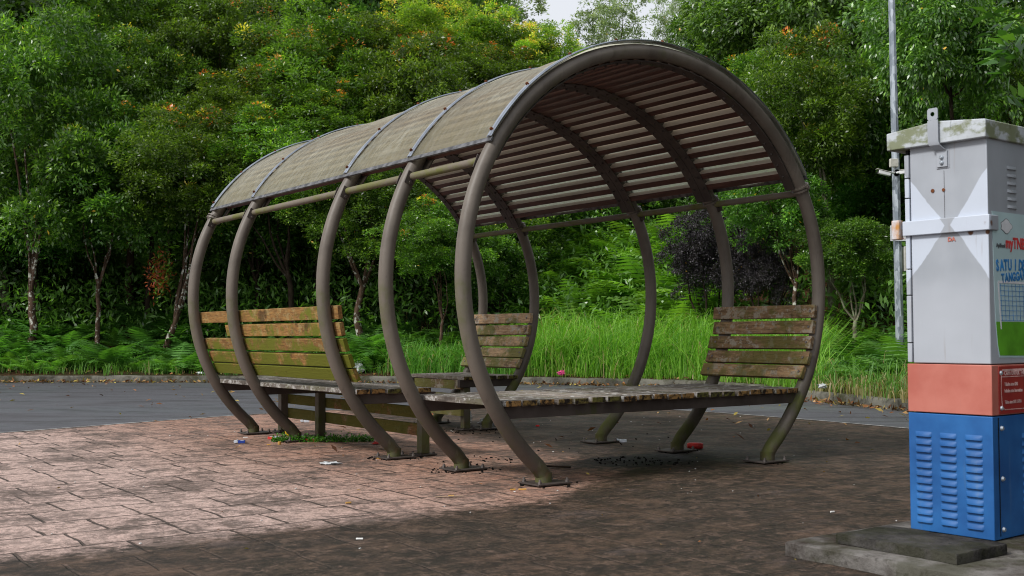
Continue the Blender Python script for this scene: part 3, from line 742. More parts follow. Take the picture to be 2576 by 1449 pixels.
# hasp: a bent flat bar with a round hole, standing in front of the lid
def hasp():
    mb = MB(); x0, x1 = .186, .232; t = .005
    def strip(pts):
        vs = []; fs = []
        for (x, y, z, ny, nz) in pts:
            for xx in (x - .0235, x + .0235):
                for k in (0, 1): vs.append((xx, y + ny * k * t, z + nz * k * t))
        for i in range(len(pts) - 1):
            a = i * 4; fs += [(a, a + 2, a + 6, a + 4), (a + 1, a + 5, a + 7, a + 3), (a, a + 4, a + 5, a + 1), (a + 2, a + 3, a + 7, a + 6)]
        fs += [(0, 1, 3, 2), tuple(len(vs) - 4 + q for q in (0, 2, 3, 1))]; mb.add(vs, fs)
    strip([(.190, .004, cz(1.565), 1, 0), (.190, .004, cz(1.632), 1, 0), (.197, .018, cz(1.640), .8, -.4), (.205, .034, cz(1.655), .9, -.3), (.208, .038, cz(1.67), 1, 0), (.208, .038, cz(1.757), 1, 0)])
    # top plate with hole, ring of quads
    ring = 20; vs = []; cx, zc = .208, cz(1.782); hw, hh = .0235, .0250
    for k in (0, 1):
        for i in range(ring):
            a = 2 * math.pi * i / ring; ca, sa = math.cos(a), math.sin(a); q = min(hw / max(abs(ca), 1e-6), hh / max(abs(sa), 1e-6))
            vs.append((cx + ca * .0095, .038 + k * t, zc + sa * .0095)); vs.append((cx + ca * q, .038 + k * t, zc + sa * q))
    fs = []; n = ring
    for i in range(n):
        j = (i + 1) % n; a, b, c, d = 2 * i, 2 * i + 1, 2 * j + 1, 2 * j; e = 2 * n
        fs += [(a, b, c, d), (a + e, d + e, c + e, b + e), (a, d, d + e, a + e), (b, b + e, c + e, c)]
    mb.add(vs, fs); h = mb.build('hasp', 'cab', cab, .0006)
    m2 = MB()
    for z in (1.604, 1.582): m2.tube([(.190, .009, cz(z)), (.190, .015, cz(z)), (.190, .018, cz(z))], [.009, .008, .004], 12)
    m2.build('rivets', 'boltpale', h)
    m2 = MB(); m2.box((.190, .0015, cz(1.595)), (.056, .003, .074)); m2.build('hasp_backing', 'cab', h, .002)
hasp()
st = MB().box((W1 / 2 - .004, .010, (cz(1.290) + cz(1.352)) / 2), (W1 + .02, .016, .062)).box((-.006, -.03, (cz(1.290) + cz(1.352)) / 2), (.012, .06, .06)).build('strap', 'cab', cab, .003)
MB().box((W1 + .033, .012, cz(1.318)), (.036, .035, .082)).build('rusty_bracket', 'rustyplate', st, .004)
mb = MB()
for uc, z in ((.238, 1.471), (.189, 1.470)): mb.tube([(uc, .0005, cz(z)), (uc, .003, cz(z))], .008 if uc > .2 else .007, 14)
mb.build('rusty_holes', 'rust', cab)
MB().box((.186, .0008, cz(1.45)), (.0015, .0012, .20)).build('face_seam', 'trim', cab)
fm = Matrix(((-1, 0, 0, .175), (0, 0, 1, .0018), (0, 1, 0, cz(1.256)), (0, 0, 0, 1)))
text_mesh('stencil_text', 'DA', .024, 'red', cab, fm, .0008)
# poster on the wide side
def side(y, z, off): return Matrix(((0, 0, -1, -off), (-1, 0, 0, -y), (0, 1, 0, cz(z)), (0, 0, 0, 1)))
PW = .66; x0p, x1p = .028, .028 + PW
pts = [(x0p, 1.368), (x0p + .004, 1.10), (x0p + .010, .93), (x0p + .022, .83), (x0p + .034, .782), (x1p - .03, .772), (x1p, .80), (x1p, 1.368)]
def side_poly(pts, o0, o1): 
    m_ = MB(); n = len(pts); m_.add([(-o0, -y, cz(z)) for y, z in pts] + [(-o1, -y, cz(z)) for y, z in pts], [tuple(range(n)), tuple(range(2 * n - 1, n - 1, -1))] + [(i, n + i, n + (i + 1) % n, (i + 1) % n) for i in range(n)], .5); return m_
po = side_poly(pts, .0005, .0025).build('poster', 'poster', cab)
side_poly([(x0p + .012, .925), (x0p + .024, .83), (x0p + .038, .79), (x1p - .03, .78), (x1p - .008, .80), (x1p - .008, .925)], .0027, .0035).build('printed_grass', 'postergrass', po)
cl = [(.135 + .045 * math.cos(a) * (1 + .12 * math.cos(5 * a)), 1.312 + .028 * math.sin(a) * (1 + .15 * math.cos(4 * a))) for a in np.linspace(0, 2 * math.pi, 40, endpoint=False)]
side_poly([(y, z) for y, z in cl], .0027, .0033).build('printed_cloud_outline', 'textgrey', po)
side_poly([(.135 + (y - .135) * .93, 1.312 + (z - 1.312) * .9) for y, z in cl], .0035, .0040).build('printed_cloud', 'signwhite', po)
mb = MB()
def stick(a, b, wd):
    mb.board((-.0036, -a[0], cz(a[1])), (-.0036, -b[0], cz(b[1])), wd, .001, (1, 0, 0), .5)
for a, b in (((.062, 1.085), (.078, .895)), ((.062, 1.085), (.40, 1.085))): stick(a, b, .009)
mb.build('printed_goal_posts', 'signwhite', po)
mb = MB()
for k in range(9): stick((.078 + k * .03, 1.078), (.088 + k * .029, .93), .0014)
for k in range(8): stick((.075, 1.07 - k * .02), (.36, 1.07 - k * .02), .0014)
mb.build('printed_goal_net', 'textblue', po)
text_mesh('lettering', 'Aplikasi', .022, 'textgrey', po, side(.052, 1.225, .0040), .0005)
text_mesh('lettering', 'myTNB', .062, 'textred', po, side(.125, 1.225, .0040), .0005, .8)
for i, ch in enumerate('SATU IDEA'): text_mesh('lettering', ch, .062, 'textblue', po, side(.050 + i * .030 + (.0 if i < 4 else -.006), 1.128 + .010 * math.sin((i + .5) / 5), .0040) @ Matrix.Rotation(.10 - i * .03, 4, 'Z'), .0005, .72)
for i, ch in enumerate('TANGGAP'): text_mesh('lettering', ch, .050, 'textblue', po, side(.088 + i * .028, 1.083 + .003 * i, .0040) @ Matrix.Rotation(.06 - i * .02, 4, 'Z'), .0005, .75)
side_poly([(.054, .737), (.30, .744), (.30, .741), (.056, .733)], .0062, .0066)
rp = side_poly([(.064, .728), (.078, .735), (.72, .737), (.72, .728)], .0062, .0070)
for q in ([(.064, .728), (.060, .65), (.066, .585), (.069, .585), (.0635, .65), (.067, .728)], [(.066, .588), (.085, .572), (.72, .568), (.72, .571), (.086, .575), (.069, .590)], [(.066, .706), (.72, .706), (.72, .703), (.066, .703)]):
    n = len(q); rp.add([(-.0062, -y, cz(z)) for y, z in q] + [(-.0070, -y, cz(z)) for y, z in q], [tuple(range(n)), tuple(range(2 * n - 1, n - 1, -1))] + [(i, n + i, n + (i + 1) % n, (i + 1) % n) for i in range(n)], .5)
rpo = rp.build('notice_frame', 'textpink', cab)
for t_, z_, s_ in (('CARA UNTUK TNB', .711, .024), ('Telefon atau SMS', .668, .019), ('bekalan atau kerosakan', .642, .019), ('Talian atau SMS 15454', .597, .018)):
    text_mesh('notice_text', t_, s_, 'textpink', rpo, side(.086, z_, .0072), .0004, .8)

# ------------------------------------------------------------------ lamp pole with cameras
PX, PY = 5.33, 15.5; PZ = float(gz(PX, PY)[0])
pole = empty('steel_pole', (PX, PY, PZ - .05)); tag(pole, 'tall octagonal galvanised pole standing on the verge behind the cabinet', 'pole')
mb = MB(); mb.tube([(0, 0, 0), (-.01, 0, 1.2), (-.02, 0, 2.6), (-.05, 0, 7.5), (-.05, 0, 8.2)], [.062, .058, .055, .040, .039], 8); mb.build('shaft', 'galv', pole, smooth=20)
MB().box((-.01, -.058, .62), (.05, .01, .50)).build('access_door', 'galv', pole, .002)
MB().box((0, 0, .03), (.30, .30, .04)).build('pole_foot', 'steel', pole, .003)
def zD(y): return CAM_H + (842.2 - y) / F_PX * PY
ch = zD(438)
def cctv(name, side_, label):
    r = empty(name, (PX - .03, PY - .055, ch)); tag(r, label, 'security camera', 'security cameras on the pole')
    MB().tube([(0, 0, 0), (0, -.012, 0)], .046, 20).build('mount', 'white', r)
    d = -1 if side_ < 0 else 1
    if d < 0:
        MB().tube([(-.03, .0, .0), (-.08, -.02, 0), (-.10, -.03, .0)], [.016, .014, .018], 10).build('arm', 'white', r)
        rot = Matrix.Rotation(R_(14), 3, 'Y'); c = Vector((-.185, -.05, -.012))
    else:
        MB().tube([(0, -.01, .0), (.02, -.05, .0)], .016, 10).build('arm', 'white', r)
        rot = Matrix.Rotation(R_(-4), 3, 'Y') @ Matrix.Rotation(R_(-25), 3, 'Z'); c = Vector((.10, -.09, .0))
    MB().box(c, (.17, .062, .050), rot).build('housing', 'white', r, .008)
    MB().box(c + rot @ Vector((d * .018, 0, .031)), (.205, .076, .008), rot).build('sunshield', 'cream', r, .003)
    MB().box(c + rot @ Vector((d * .087, 0, -.001)), (.006, .054, .042), rot).build('lens', 'signblack', r, .002)
cctv('cctv_camera', -1, 'white security camera on the left of the steel pole, angled down to the left')
cctv('cctv_camera', 1, 'white security camera on the steel pole pointing right towards the cabinet')
jb = MB().box((0, 0, 0), (.115, .06, .115)).build('junction_box', 'cream', None, .008, loc=(PX - .075, PY - .085, zD(414)))
tag(jb, 'small square cream junction box on the pole above the cameras', 'junction box')
cb = MB().tube([(PX - .075, PY - .09, zD(424)), (PX - .08, PY - .095, zD(430)), (PX - .055, PY - .075, zD(437)), (PX - .04, PY - .06, ch + .01)], .004, 6).build('cable', 'white'); tag(cb, 'thin white cable looping from the junction box to the cameras', 'cable')
sg = empty('cctv_sign', (PX - .02, PY - .075, zD(591))); tag(sg, 'white CCTV warning sign with a black triangle strapped to the pole', 'sign')
MB().box((0, 0, 0), (.235, .004, .215)).build('sign_board', 'signwhite', sg, .001)
def fr(x, z): return Matrix(((1, 0, 0, x), (0, 0, -1, -.003), (0, 1, 0, z), (0, 0, 0, 1)))
tri = [(-.055, -.022), (.055, -.022), (0, .085)]; mb = MB()
for i in range(3):
    a, b = tri[i], tri[(i + 1) % 3]; mb.board((a[0], -.0032, a[1]), (b[0], -.0032, b[1]), .007, .001, (0, 1, 0), .5)
mb.board((-.022, -.0032, .018), (.018, -.0032, .036), .014, .001, (0, 1, 0), .5); mb.build('warning_triangle', 'signblack', sg)
text_mesh('sign_text', 'CCTV', .022, 'signblack', sg, fr(-.030, -.016), .0004)
text_mesh('sign_text', 'This area is under', .017, 'signred', sg, fr(-.075, -.055), .0004, .9); text_mesh('sign_text', '24 HOUR SURVEILLANCE', .016, 'signred', sg, fr(-.095, -.074), .0004, .9)
MB().board((-.11, -.0032, -.036), (.11, -.0032, -.036), .0015, .001, (0, 1, 0), .5).board((-.11, -.0032, -.08), (.11, -.0032, -.08), .0015, .001, (0, 1, 0), .5).build('sign_lines', 'signred', sg)
text_mesh('sign_text', 'CAMERA', .011, 'signblack', sg, fr(-.09, -.100), .0004)
side_leaf = MB().add([(-.09, -.0034, -.01), (-.06, -.0034, -.02), (-.055, -.0034, .04), (-.07, -.0034, .075), (-.088, -.0034, .05)], [(0, 1, 2, 3, 4)], .5).build('faded_leaf_print', 'signgreen', sg)
tag(MB().box((0, 0, 0), (.05, .12, .34)).build('meter_box', 'cream', None, .006, loc=(PX + .085, PY, zD(655))), 'narrow cream box fixed to the right side of the pole behind the cabinet', 'meter box')

# ------------------------------------------------------------------ vegetation
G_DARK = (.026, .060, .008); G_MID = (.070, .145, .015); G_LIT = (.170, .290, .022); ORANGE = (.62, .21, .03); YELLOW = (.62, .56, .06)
def leaves(P, A, N, L, W, C, droop=.15, fold=.12):
    """one quad per leaf: base, side, tip, side"""
    A = norm(A); S = norm(np.cross(A, N)); N = norm(np.cross(S, A)); L = L[:, None]; W = W[:, None]
    V = np.stack([P, P + A * L * .45 + S * W * .5 + N * W * fold, P + A * L - N * L * droop, P + A * L * .45 - S * W * .5 + N * W * fold], 1).reshape(-1, 3)
    F = np.arange(len(P) * 4).reshape(-1, 4); return V, F, np.repeat(C, 4, axis=0)
def crown_mesh(name, mat, seed, rx, rz, nl, nt, k, ll, lw, cols, flush=None, flush_amt=0., droop=.15, upb=.45, gap=.0, lobe_r=(.20, .46), tuft=.24, tip=.35):
    """lobes on an envelope > nt tufts on each lobe > k leaves fanning out of each tuft"""
    r = np.random.default_rng(seed); Q = []; U = []; TN = []; TP = []
    for i in range(nl):
        t = (i + .5) / nl; zz = 1 - 1.85 * t; rr = math.sqrt(max(0, 1 - zz * zz)); a = i * 2.39996 + r.uniform(-.5, .5); d = r.uniform(.40, 1.08)
        c = np.array([rr * math.cos(a) * rx * d, rr * math.sin(a) * rx * d, zz * rz * d]); lr = r.uniform(*lobe_r) * rx
        u = norm(r.normal(size=(nt, 3))); u[:, 2] = np.where((u[:, 2] < -.2) & (r.uniform(size=nt) < .55), -u[:, 2], u[:, 2])
        rad = lr * (.55 + .55 * r.uniform(0, 1, nt) ** .5)[:, None]
        Q.append(c + u * rad * np.array([1, 1, .8])); U.append(u); TN.append(np.full(nt, r.uniform(.8, 1.25))); TP.append(u[:, 2])
    Q = np.vstack(Q); U = np.vstack(U); TN = np.hstack(TN); TP = np.hstack(TP); n = len(Q)
    if gap: kp = r.uniform(size=n) > gap; Q, U, TN, TP = Q[kp], U[kp], TN[kp], TP[kp]; n = len(Q)
    U = norm(U * .8 + np.array([0, 0, upb])); TN = TN * r.uniform(.7, 1.3, n); tr = tuft * r.uniform(.65, 1.35, n)
    d = norm(np.repeat(U, k, 0) * .75 + r.normal(size=(n * k, 3)) * .62); rad = r.uniform(0, 1, n * k) ** .45
    P = np.repeat(Q, k, 0) + d * (rad * np.repeat(tr, k))[:, None]
    A = norm(d + r.normal(size=(n * k, 3)) * .45 + np.array([0, 0, -droop])); Nn = norm(r.normal(size=(n * k, 3)) * .55 + np.array([0, 0, .85]) + np.repeat(U, k, 0) * .3)
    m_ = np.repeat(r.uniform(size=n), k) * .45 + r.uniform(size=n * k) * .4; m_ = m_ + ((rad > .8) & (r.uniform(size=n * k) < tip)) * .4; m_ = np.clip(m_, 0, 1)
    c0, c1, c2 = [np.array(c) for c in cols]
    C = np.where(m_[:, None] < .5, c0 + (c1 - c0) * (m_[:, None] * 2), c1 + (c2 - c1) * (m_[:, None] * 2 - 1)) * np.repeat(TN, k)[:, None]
    if flush is not None:
        hz_ = Q[:, 2] / rz; reg = np.sin(Q[:, 0] * 2.3 + seed) + np.sin(Q[:, 1] * 2.1 + seed * 2)
        f = (TP > .05) & (r.uniform(size=n) < flush_amt * np.clip(.3 + hz_, 0, 1) * np.clip(.5 + .7 * reg, 0, 2)); f = np.repeat(f, k) & (rad > .5) & (r.uniform(size=n * k) < .8)
        fc = np.array(flush)[r.integers(0, len(flush), n)]; C = np.where(f[:, None], np.repeat(fc, k, 0) * r.uniform(.55, 1.15, (n * k, 1)), C)
    yl = r.uniform(size=n * k) < .001; C = np.where(yl[:, None], np.array(YELLOW) * [1.2, .8, 1], C)
    V, F, C = leaves(P, A, Nn, r.uniform(.75, 1.25, n * k) * ll, r.uniform(.8, 1.2, n * k) * lw, C, droop=.12)
    o = np_mesh(name, V, F, mat, C); col.objects.unlink(o); return o.data
GR = (G_DARK, G_MID, G_LIT)
CR = {
 'a': crown_mesh('crown_a', 'leafA', 1, 1.9, 2.4, 26, 37, 40, .115, .050, GR, (ORANGE, YELLOW), .10),
 'b': crown_mesh('crown_b', 'leafA', 2, 1.9, 2.1, 24, 39, 40, .108, .046, GR, (ORANGE, (.50, .26, .04), YELLOW), .38),
 'c': crown_mesh('crown_c', 'leafA', 3, 1.9, 2.6, 30, 40, 38, .108, .048, ((.024, .062, .009), (.066, .140, .015), (.19, .32, .028)), (YELLOW,), .03, tuft=.26),
 'y': crown_mesh('crown_y', 'leafA', 4, 1.9, 1.9, 22, 44, 40, .105, .046, (G_MID, (.14, .24, .02), (.30, .38, .03)), (YELLOW, (.62, .64, .12), (.60, .38, .06)), .62),
 'd': crown_mesh('crown_d', 'leafB', 5, 2.1, 2.2, 26, 36, 32, .165, .066, ((.028, .074, .010), (.075, .165, .022), (.19, .35, .035)), None, 0, droop=.7, upb=-.1, tuft=.36),
 'e': crown_mesh('crown_e', 'leafA', 6, 1.6, 1.5, 20, 36, 36, .125, .050, ((.022, .064, .010), (.06, .15, .018), (.14, .29, .025)), None, 0, tuft=.24),
 's': crown_mesh('crown_s', 'leafP', 8, 2.4, 3.2, 34, 16, 26, .17, .075, ((.13, .19, .10), (.22, .30, .15), (.34, .43, .22)), None, 0, gap=.27, lobe_r=(.15, .28), tuft=.32),
 'k': crown_mesh('crown_k', 'leafA', 9, 2.4, 2.9, 26, 34, 34, .17, .078, ((.020, .052, .010), (.050, .12, .018), (.12, .23, .028)), None, 0, gap=.30, tuft=.34),
 'p': crown_mesh('crown_p', 'purple', 10, 1.5, 1.3, 24, 44, 44, .065, .034, ((.020, .017, .022), (.045, .038, .045), (.10, .09, .10)), None, 0, lobe_r=(.24, .40), tuft=.17, upb=.1),
}
def limb_pts(a, b, bend, n=6):
    a, b = Vector(a), Vector(b); m = [a.lerp(b, i / n) for i in range(n + 1)]; off = Vector((random.uniform(-1, 1), random.uniform(-1, 1), 0)) * bend
    return [p + off * math.sin(math.pi * i / n) + Vector((random.uniform(-1, 1), random.uniform(-1, 1), 0)) * bend * .25 * (0 < i < n) for i, p in enumerate(m)]
def tree(name, label, cat, kind, x, y, cz_, s, sz=None, tr=.09, barkm='barkA', fork=None, lean=(0, 0), group=None, lift=0., z0=None, nl=5):
    """crown 'kind' scaled by s centred at height cz_; trunk from the ground at (x, y)"""
    g = (float(gz(x, y)[0]) if z0 is None else z0) - .08; t = empty(name, (x, y, g)); tag(t, label, cat, group)
    sz = sz or s; h = cz_ - g; top = Vector((lean[0], lean[1], h)); mb = MB()
    fk = (fork if fork is not None else .35) * h
    fp = Vector((lean[0] * .3, lean[1] * .3, fk))
    mb.tube([(0, 0, -.1)] + limb_pts((0, 0, .02), fp, .05 + .02 * h, 6), [tr * 1.35] + [tr * (1.15 - .35 * i / 6) for i in range(7)], 9)
    for i in range(nl):
        a = i * 2.4 + random.random(); rr = random.uniform(.15, .6) * 1.7 * s; e = Vector((lean[0] + math.cos(a) * rr, lean[1] + math.sin(a) * rr, h + random.uniform(-.7, .9) * 1.6 * sz))
        mb.tube(limb_pts(fp - Vector((0, 0, random.uniform(0, .2) * fk * .4)), e, .18, 6), [tr * (.55 - .1 * i * .3) * (1 - .8 * j / 6) for j in range(7)], 6, cap=False)
    mb.build('trunk', barkm, t, smooth=60)
    c = bpy.data.objects.new('crown', CR[kind]); col.objects.link(c); c.parent = t; c.location = top; c.rotation_euler = (0, 0, random.uniform(0, 6.28)); c.scale = (s, s, sz); return t
def DX(xd, Y): return (xd - 1288) / F_PX * Y
def DZ(yd, Y): return CAM_H + (842.2 - yd) / F_PX * Y
#     base(D x) crown(D x, D y) half-w px  half-h px  depth kind trunk bark fork label
TREES = [
 (75, 80, 330, 210, 330, 23.9, 'c', .085, 'barkA', .30, 'slender tree at the far left with a white-speckled trunk and tall green crown', 'tree'),
 (30, -60, 470, 150, 200, 26.0, 'c', .10, 'barkG', .40, 'tree cut by the left edge of the photo with a grey-green mossy trunk', 'tree'),
 (248, 250, 505, 165, 130, 23.8, 'e', .05, 'barkA', .50, 'small tree with a thin lichen-white trunk between the two left trees', 'tree'),
 (415, 490, 470, 165, 160, 23.7, 'a', .075, 'barkA', .22, 'forked lichen-spotted tree with a tuft of red young leaves low on its trunk', 'tree'),
 (330, 330, 260, 150, 200, 26.5, 'c', .09, 'barkB', .45, 'round green tree just behind the forked tree, sky showing at its top left', 'tree'),
 (520, 545, 190, 165, 190, 28.0, 'a', .09, 'barkB', .45, 'green tree left of the roof with small orange tufts on its crown', 'tree'),
 (740, 690, 450, 170, 150, 24.0, 'a', .07, 'barkC', .45, 'dark-trunked tree behind the mossy backrest', 'tree'),
 (830, 790, 200, 190, 170, 26.8, 'b', .09, 'barkB', .45, 'broad tree left of the roof ridge covered in orange young leaves', 'tree'),
 (915, 905, 520, 150, 150, 23.5, 'c', .075, 'barkA', .45, 'tree with a pale spotted trunk seen between the second and third hoops', 'tree'),
 (985, 1000, 330, 170, 200, 26.0, 'a', .08, 'barkB', .5, 'green tree rising behind the middle of the curved roof', 'tree'),
 (960, 940, 150, 155, 120, 28.0, 'b', .08, 'barkB', .5, 'tree above the roof with a bright orange and yellow tip', 'tree'),
 (1060, 1045, 115, 140, 100, 29.5, 'y', .08, 'barkB', .5, 'tree with a lemon-yellow top standing above the middle of the roof', 'tree'),
 (1120, 1100, 625, 125, 110, 22.4, 'a', .035, 'barkB', .4, 'young pale green tree seen between the two nearest left hoops', 'young tree'),
 (1190, 1180, 135, 120, 100, 30.5, 'y', .08, 'barkB', .5, 'pale yellow-topped tree right of the lemon-yellow tree', 'tree'),
 (1280, 1290, 190, 150, 120, 30.5, 'b', .08, 'barkB', .5, 'orange-brown tinted tree behind the near end of the roof', 'tree'),
 (1390, 1380, 165, 110, 90, 30.0, 'y', .08, 'barkB', .5, 'lime and orange tree directly left of the near arch', 'tree'),
 (1260, 1270, 570, 150, 160, 25.0, 'c', .08, 'barkC', .5, 'dark green tree seen through the tunnel beside the far bench', 'tree'),
 (1430, 1430, 520, 130, 130, 27.5, 'e', .07, 'barkC', .5, 'green tree seen through the tunnel under the roof battens', 'tree'),
 (1560, 1560, 500, 120, 90, 29.0, 'e', .07, 'barkC', .5, 'light green tree on the slope seen through the middle of the tunnel', 'tree'),
 (2015, 1975, 540, 120, 100, 19.3, 'e', .045, 'barkA', .55, 'thin lichen-spotted tree forking just right of the near arch', 'tree'),
 (2090, 2060, 330, 160, 210, 20.2, 'a', .07, 'barkG', .6, 'straight grey trunk tree right of the near arch with orange leaf tips', 'tree'),
 (1960, 1955, 250, 150, 130, 22.5, 'b', .09, 'barkB', .5, 'tree with orange young leaves behind the right shoulder of the near arch', 'tree'),
 (1930, 1920, 75, 200, 160, 24.5, 'd', .11, 'barkB', .5, 'large tree with drooping heart-shaped leaves above the near arch', 'tree'),
 (2130, 2110, 110, 190, 190, 23.5, 'd', .11, 'barkC', .45, 'large vine-draped tree left of the steel pole', 'tree'),
 (2150, 2190, 350, 170, 170, 26.0, 'k', .12, 'barkC', .25, 'dark many-stemmed tree behind the steel pole', 'tree'),
 (2160, 2130, 640, 110, 80, 18.3, 'e', .04, 'barkG', .4, 'bushy low tree between the near arch and the steel pole', 'small tree'),
 (2360, 2340, 260, 190, 230, 20.5, 'd', .10, 'barkC', .5, 'glossy dark tree right of the steel pole above the cabinet', 'tree'),
 (2400, 2400, 120, 170, 190, 17.4, 'd', .035, 'barkC', .9, 'tree whose broad leaves hang into the top right corner', 'tree'),
 (2560, 2570, 240, 110, 200, 19.0, 'c', .09, 'barkC', .5, 'bright green tree cut by the right edge of the photo', 'tree'),
 (2240, 2230, 700, 110, 110, 20.5, 'e', .05, 'barkC', .4, 'low dark tree directly behind the cctv sign', 'small tree'),
]
for (bx, cx, cy, hw, hh, Y, k, tr, bk, fk, lab, cat) in TREES:
    R0 = {'a': (1.9, 2.4), 'b': (1.9, 2.1), 'c': (1.9, 2.6), 'y': (1.9, 1.9), 'd': (2.1, 2.2), 'e': (1.6, 1.5), 'k': (2.4, 2.9)}[k]
    s = hw / F_PX * Y / R0[0]; sz = hh / F_PX * Y / R0[1]; x = DX(bx, Y)
    tree('broadleaf_tree', lab, cat, k, round(x, 2), Y, round(DZ(cy, Y), 2), round(s, 2), round(sz, 2), tr, bk, fk, (DX(cx, Y) - x, 0))
TREES2 = [(90, 560, 150, 120, 25.5, 'e'), (380, 420, 150, 130, 25.2, 'a'), (640, 330, 150, 130, 25.6, 'a'), (240, 120, 170, 180, 27.5, 'c'), (700, 180, 130, 120, 28.5, 'b'), (420, 90, 150, 130, 29, 'a'), (800, 380, 150, 120, 25.5, 'a'), (900, 280, 140, 130, 27, 'b'),
        (1100, 240, 140, 120, 28, 'a'), (1210, 250, 130, 110, 28.5, 'a'), (1330, 260, 130, 110, 29, 'a'), (640, 560, 140, 110, 25.3, 'e'), (1060, 480, 150, 130, 26, 'c'), (1860, 180, 130, 150, 27, 'd'), (2010, 420, 140, 130, 23, 'a'), (2300, 480, 150, 160, 23, 'e'), (2480, 330, 150, 150, 22, 'd'), (2250, 280, 150, 150, 24, 'e'), (2050, 220, 150, 130, 25, 'd'), (2450, 560, 160, 160, 21, 'e'), (2160, 560, 120, 100, 22, 'e')]
for (cx, cy, hw, hh, Y, k) in TREES2:
    R0 = {'a': (1.9, 2.4), 'b': (1.9, 2.1), 'c': (1.9, 2.6), 'd': (2.1, 2.2), 'e': (1.6, 1.5)}[k]
    tree('broadleaf_tree', 'one of the leafy green trees crowding between the front trees along the verge', 'tree', k, DX(cx, Y), Y, DZ(cy, Y), hw / F_PX * Y / R0[0], hh / F_PX * Y / R0[1], .06, 'barkC', .5, group='trees crowding between the front row', nl=4)
# second row and tall backdrop
BACK = [(-60, 150, 260, 33, 'k'), (180, 90, 260, 34, 'k'), (400, 60, 230, 36, 'k'), (640, 40, 230, 36, 'k'), (860, 20, 230, 37, 'k'), (1040, -20, 220, 39, 'k'), (60, 560, 230, 31, 'k'), (330, 560, 230, 31, 'k'), (600, 520, 240, 31, 'k'), (860, 470, 230, 32, 'k'),
        (1120, 420, 220, 32, 'k'), (1330, 400, 220, 34, 'k'), (1870, 400, 220, 31, 'k'), (1640, 480, 200, 34, 'k'), (1990, 480, 220, 29, 'k'), (2220, 520, 230, 27, 'k'), (2230, 60, 230, 30, 'k'), (2480, 380, 230, 27, 'k'), (2650, 120, 230, 26, 'k'), (2700, 560, 260, 24, 'k'), (-250, 300, 300, 30, 'k'), (-200, 560, 240, 26, 'k'), (2050, 30, 180, 30, 'k')]
for (cx, cy, hw, Y, k) in BACK:
    s = hw / F_PX * Y / 2.4
    tree('forest_tree', 'unseen forest tree added on the right verge to block sky light', 'tree', k, DX(cx, Y), Y, DZ(cy, Y), s, s * 1.05, .14, 'barkC', .5, group='forest trees behind the front row', nl=4)
for (bx, cx, cy, hw, hh, Y, lab) in [(1250, 1250, 90, 140, 130, 42, 'pale feathery tree with sky showing through, left of the sky gap'), (1540, 1555, 75, 112, 125, 43, 'pale open-crowned tree standing alone in the sky gap above the arch'), (1715, 1712, 90, 62, 140, 44, 'pale thin tree right of the sky gap above the arch'), (1130, 1130, 30, 110, 90, 44, 'hazy grey-green tree behind the yellow-topped trees')]:
    tree('pale_tree', lab, 'tree', 's', DX(bx, Y), Y, DZ(cy, Y), hw / F_PX * Y / 2.4, hh / F_PX * Y / 3.2, .12, 'barkG', .6, (0, 0))
for (x, y) in ((9.5, 7), (9.8, 3.2), (11, -.5), (12.5, -4), (9, 10.5)):  # unseen trees added off to the right to block sky light
    tree('forest_tree', 'unseen forest tree added on the right verge to block sky light', 'tree', 'k', x, y, 4.6, 1.25, 1.3, .14, 'barkC', .4, group='forest trees behind the front row', nl=4)
# purple bush and shrubs
def shrub(name, lab, k, cx, cy, hw, hh, Y, z0=None):
    R0 = {'p': (1.5, 1.3), 'e': (1.6, 1.5), 'c': (1.9, 2.6)}[k]; x = DX(cx, Y); g = float(gz(x, Y)[0]); t = empty(name, (x, Y, g)); tag(t, lab, 'bush')
    c = bpy.data.objects.new('foliage', CR[k]); col.objects.link(c); c.parent = t; c.location = (0, 0, DZ(cy, Y) - g); c.rotation_euler = (0, 0, random.uniform(0, 6)); c.scale = (hw / F_PX * Y / R0[0],) * 2 + (hh / F_PX * Y / R0[1],)
    mb = MB()
    for i in range(6):
        a = i * 1.05; mb.tube(limb_pts((0, 0, -.05), (math.cos(a) * .5, math.sin(a) * .5, max(.3, DZ(cy, Y) - g)), .1, 5), [.03, .026, .022, .018, .014, .01], 6, cap=False)
    mb.build('stems', 'barkC', t)
shrub('purple_bush', 'dark purple bush with tiny leaves behind the brown backrest', 'p', 1790, 660, 130, 110, 21.0)
shrub('purple_bush', 'lower dark purple bush right of the larger purple one', 'p', 1930, 690, 90, 80, 20.2)
shrub('green_bush', 'rounded green bush beside the far right bench', 'e', 1245, 700, 110, 90, 23.5)
shrub('green_bush', 'dark green bush under the trees at the left of the ferns', 'e', 560, 720, 130, 80, 26.5)
shrub('green_bush', 'dark green bush in shade behind the left trunks', 'e', 170, 700, 130, 80, 27)

# red sprout on the forked tree
r = np.random.default_rng(3); n = 420; Y = 23.55; c0 = np.array([DX(402, Y), Y, DZ(690, Y)]); P = c0 + r.normal(size=(n, 3)) * [.12, .12, .22]
g_ = r.uniform(size=n) + (P[:, 0] - c0[0]) * 1.6 > .6
C = np.where(g_[:, None], np.array([.12, .24, .02]), np.array([.30, .07, .025])) * r.uniform(.7, 1.2, (n, 1))
V, F, C = leaves(P, r.normal(size=(n, 3)) + [0, 0, .5], r.normal(size=(n, 3)) * .5 + [0, 0, .8], np.full(n, .10), np.full(n, .035), C)
spr = np_mesh('leaf_sprout', V, F, 'leafA', C)
ft = [o for o in col.objects if o.get('label', '').startswith('forked lichen')][0]; spr.parent = ft; spr.location = -ft.location

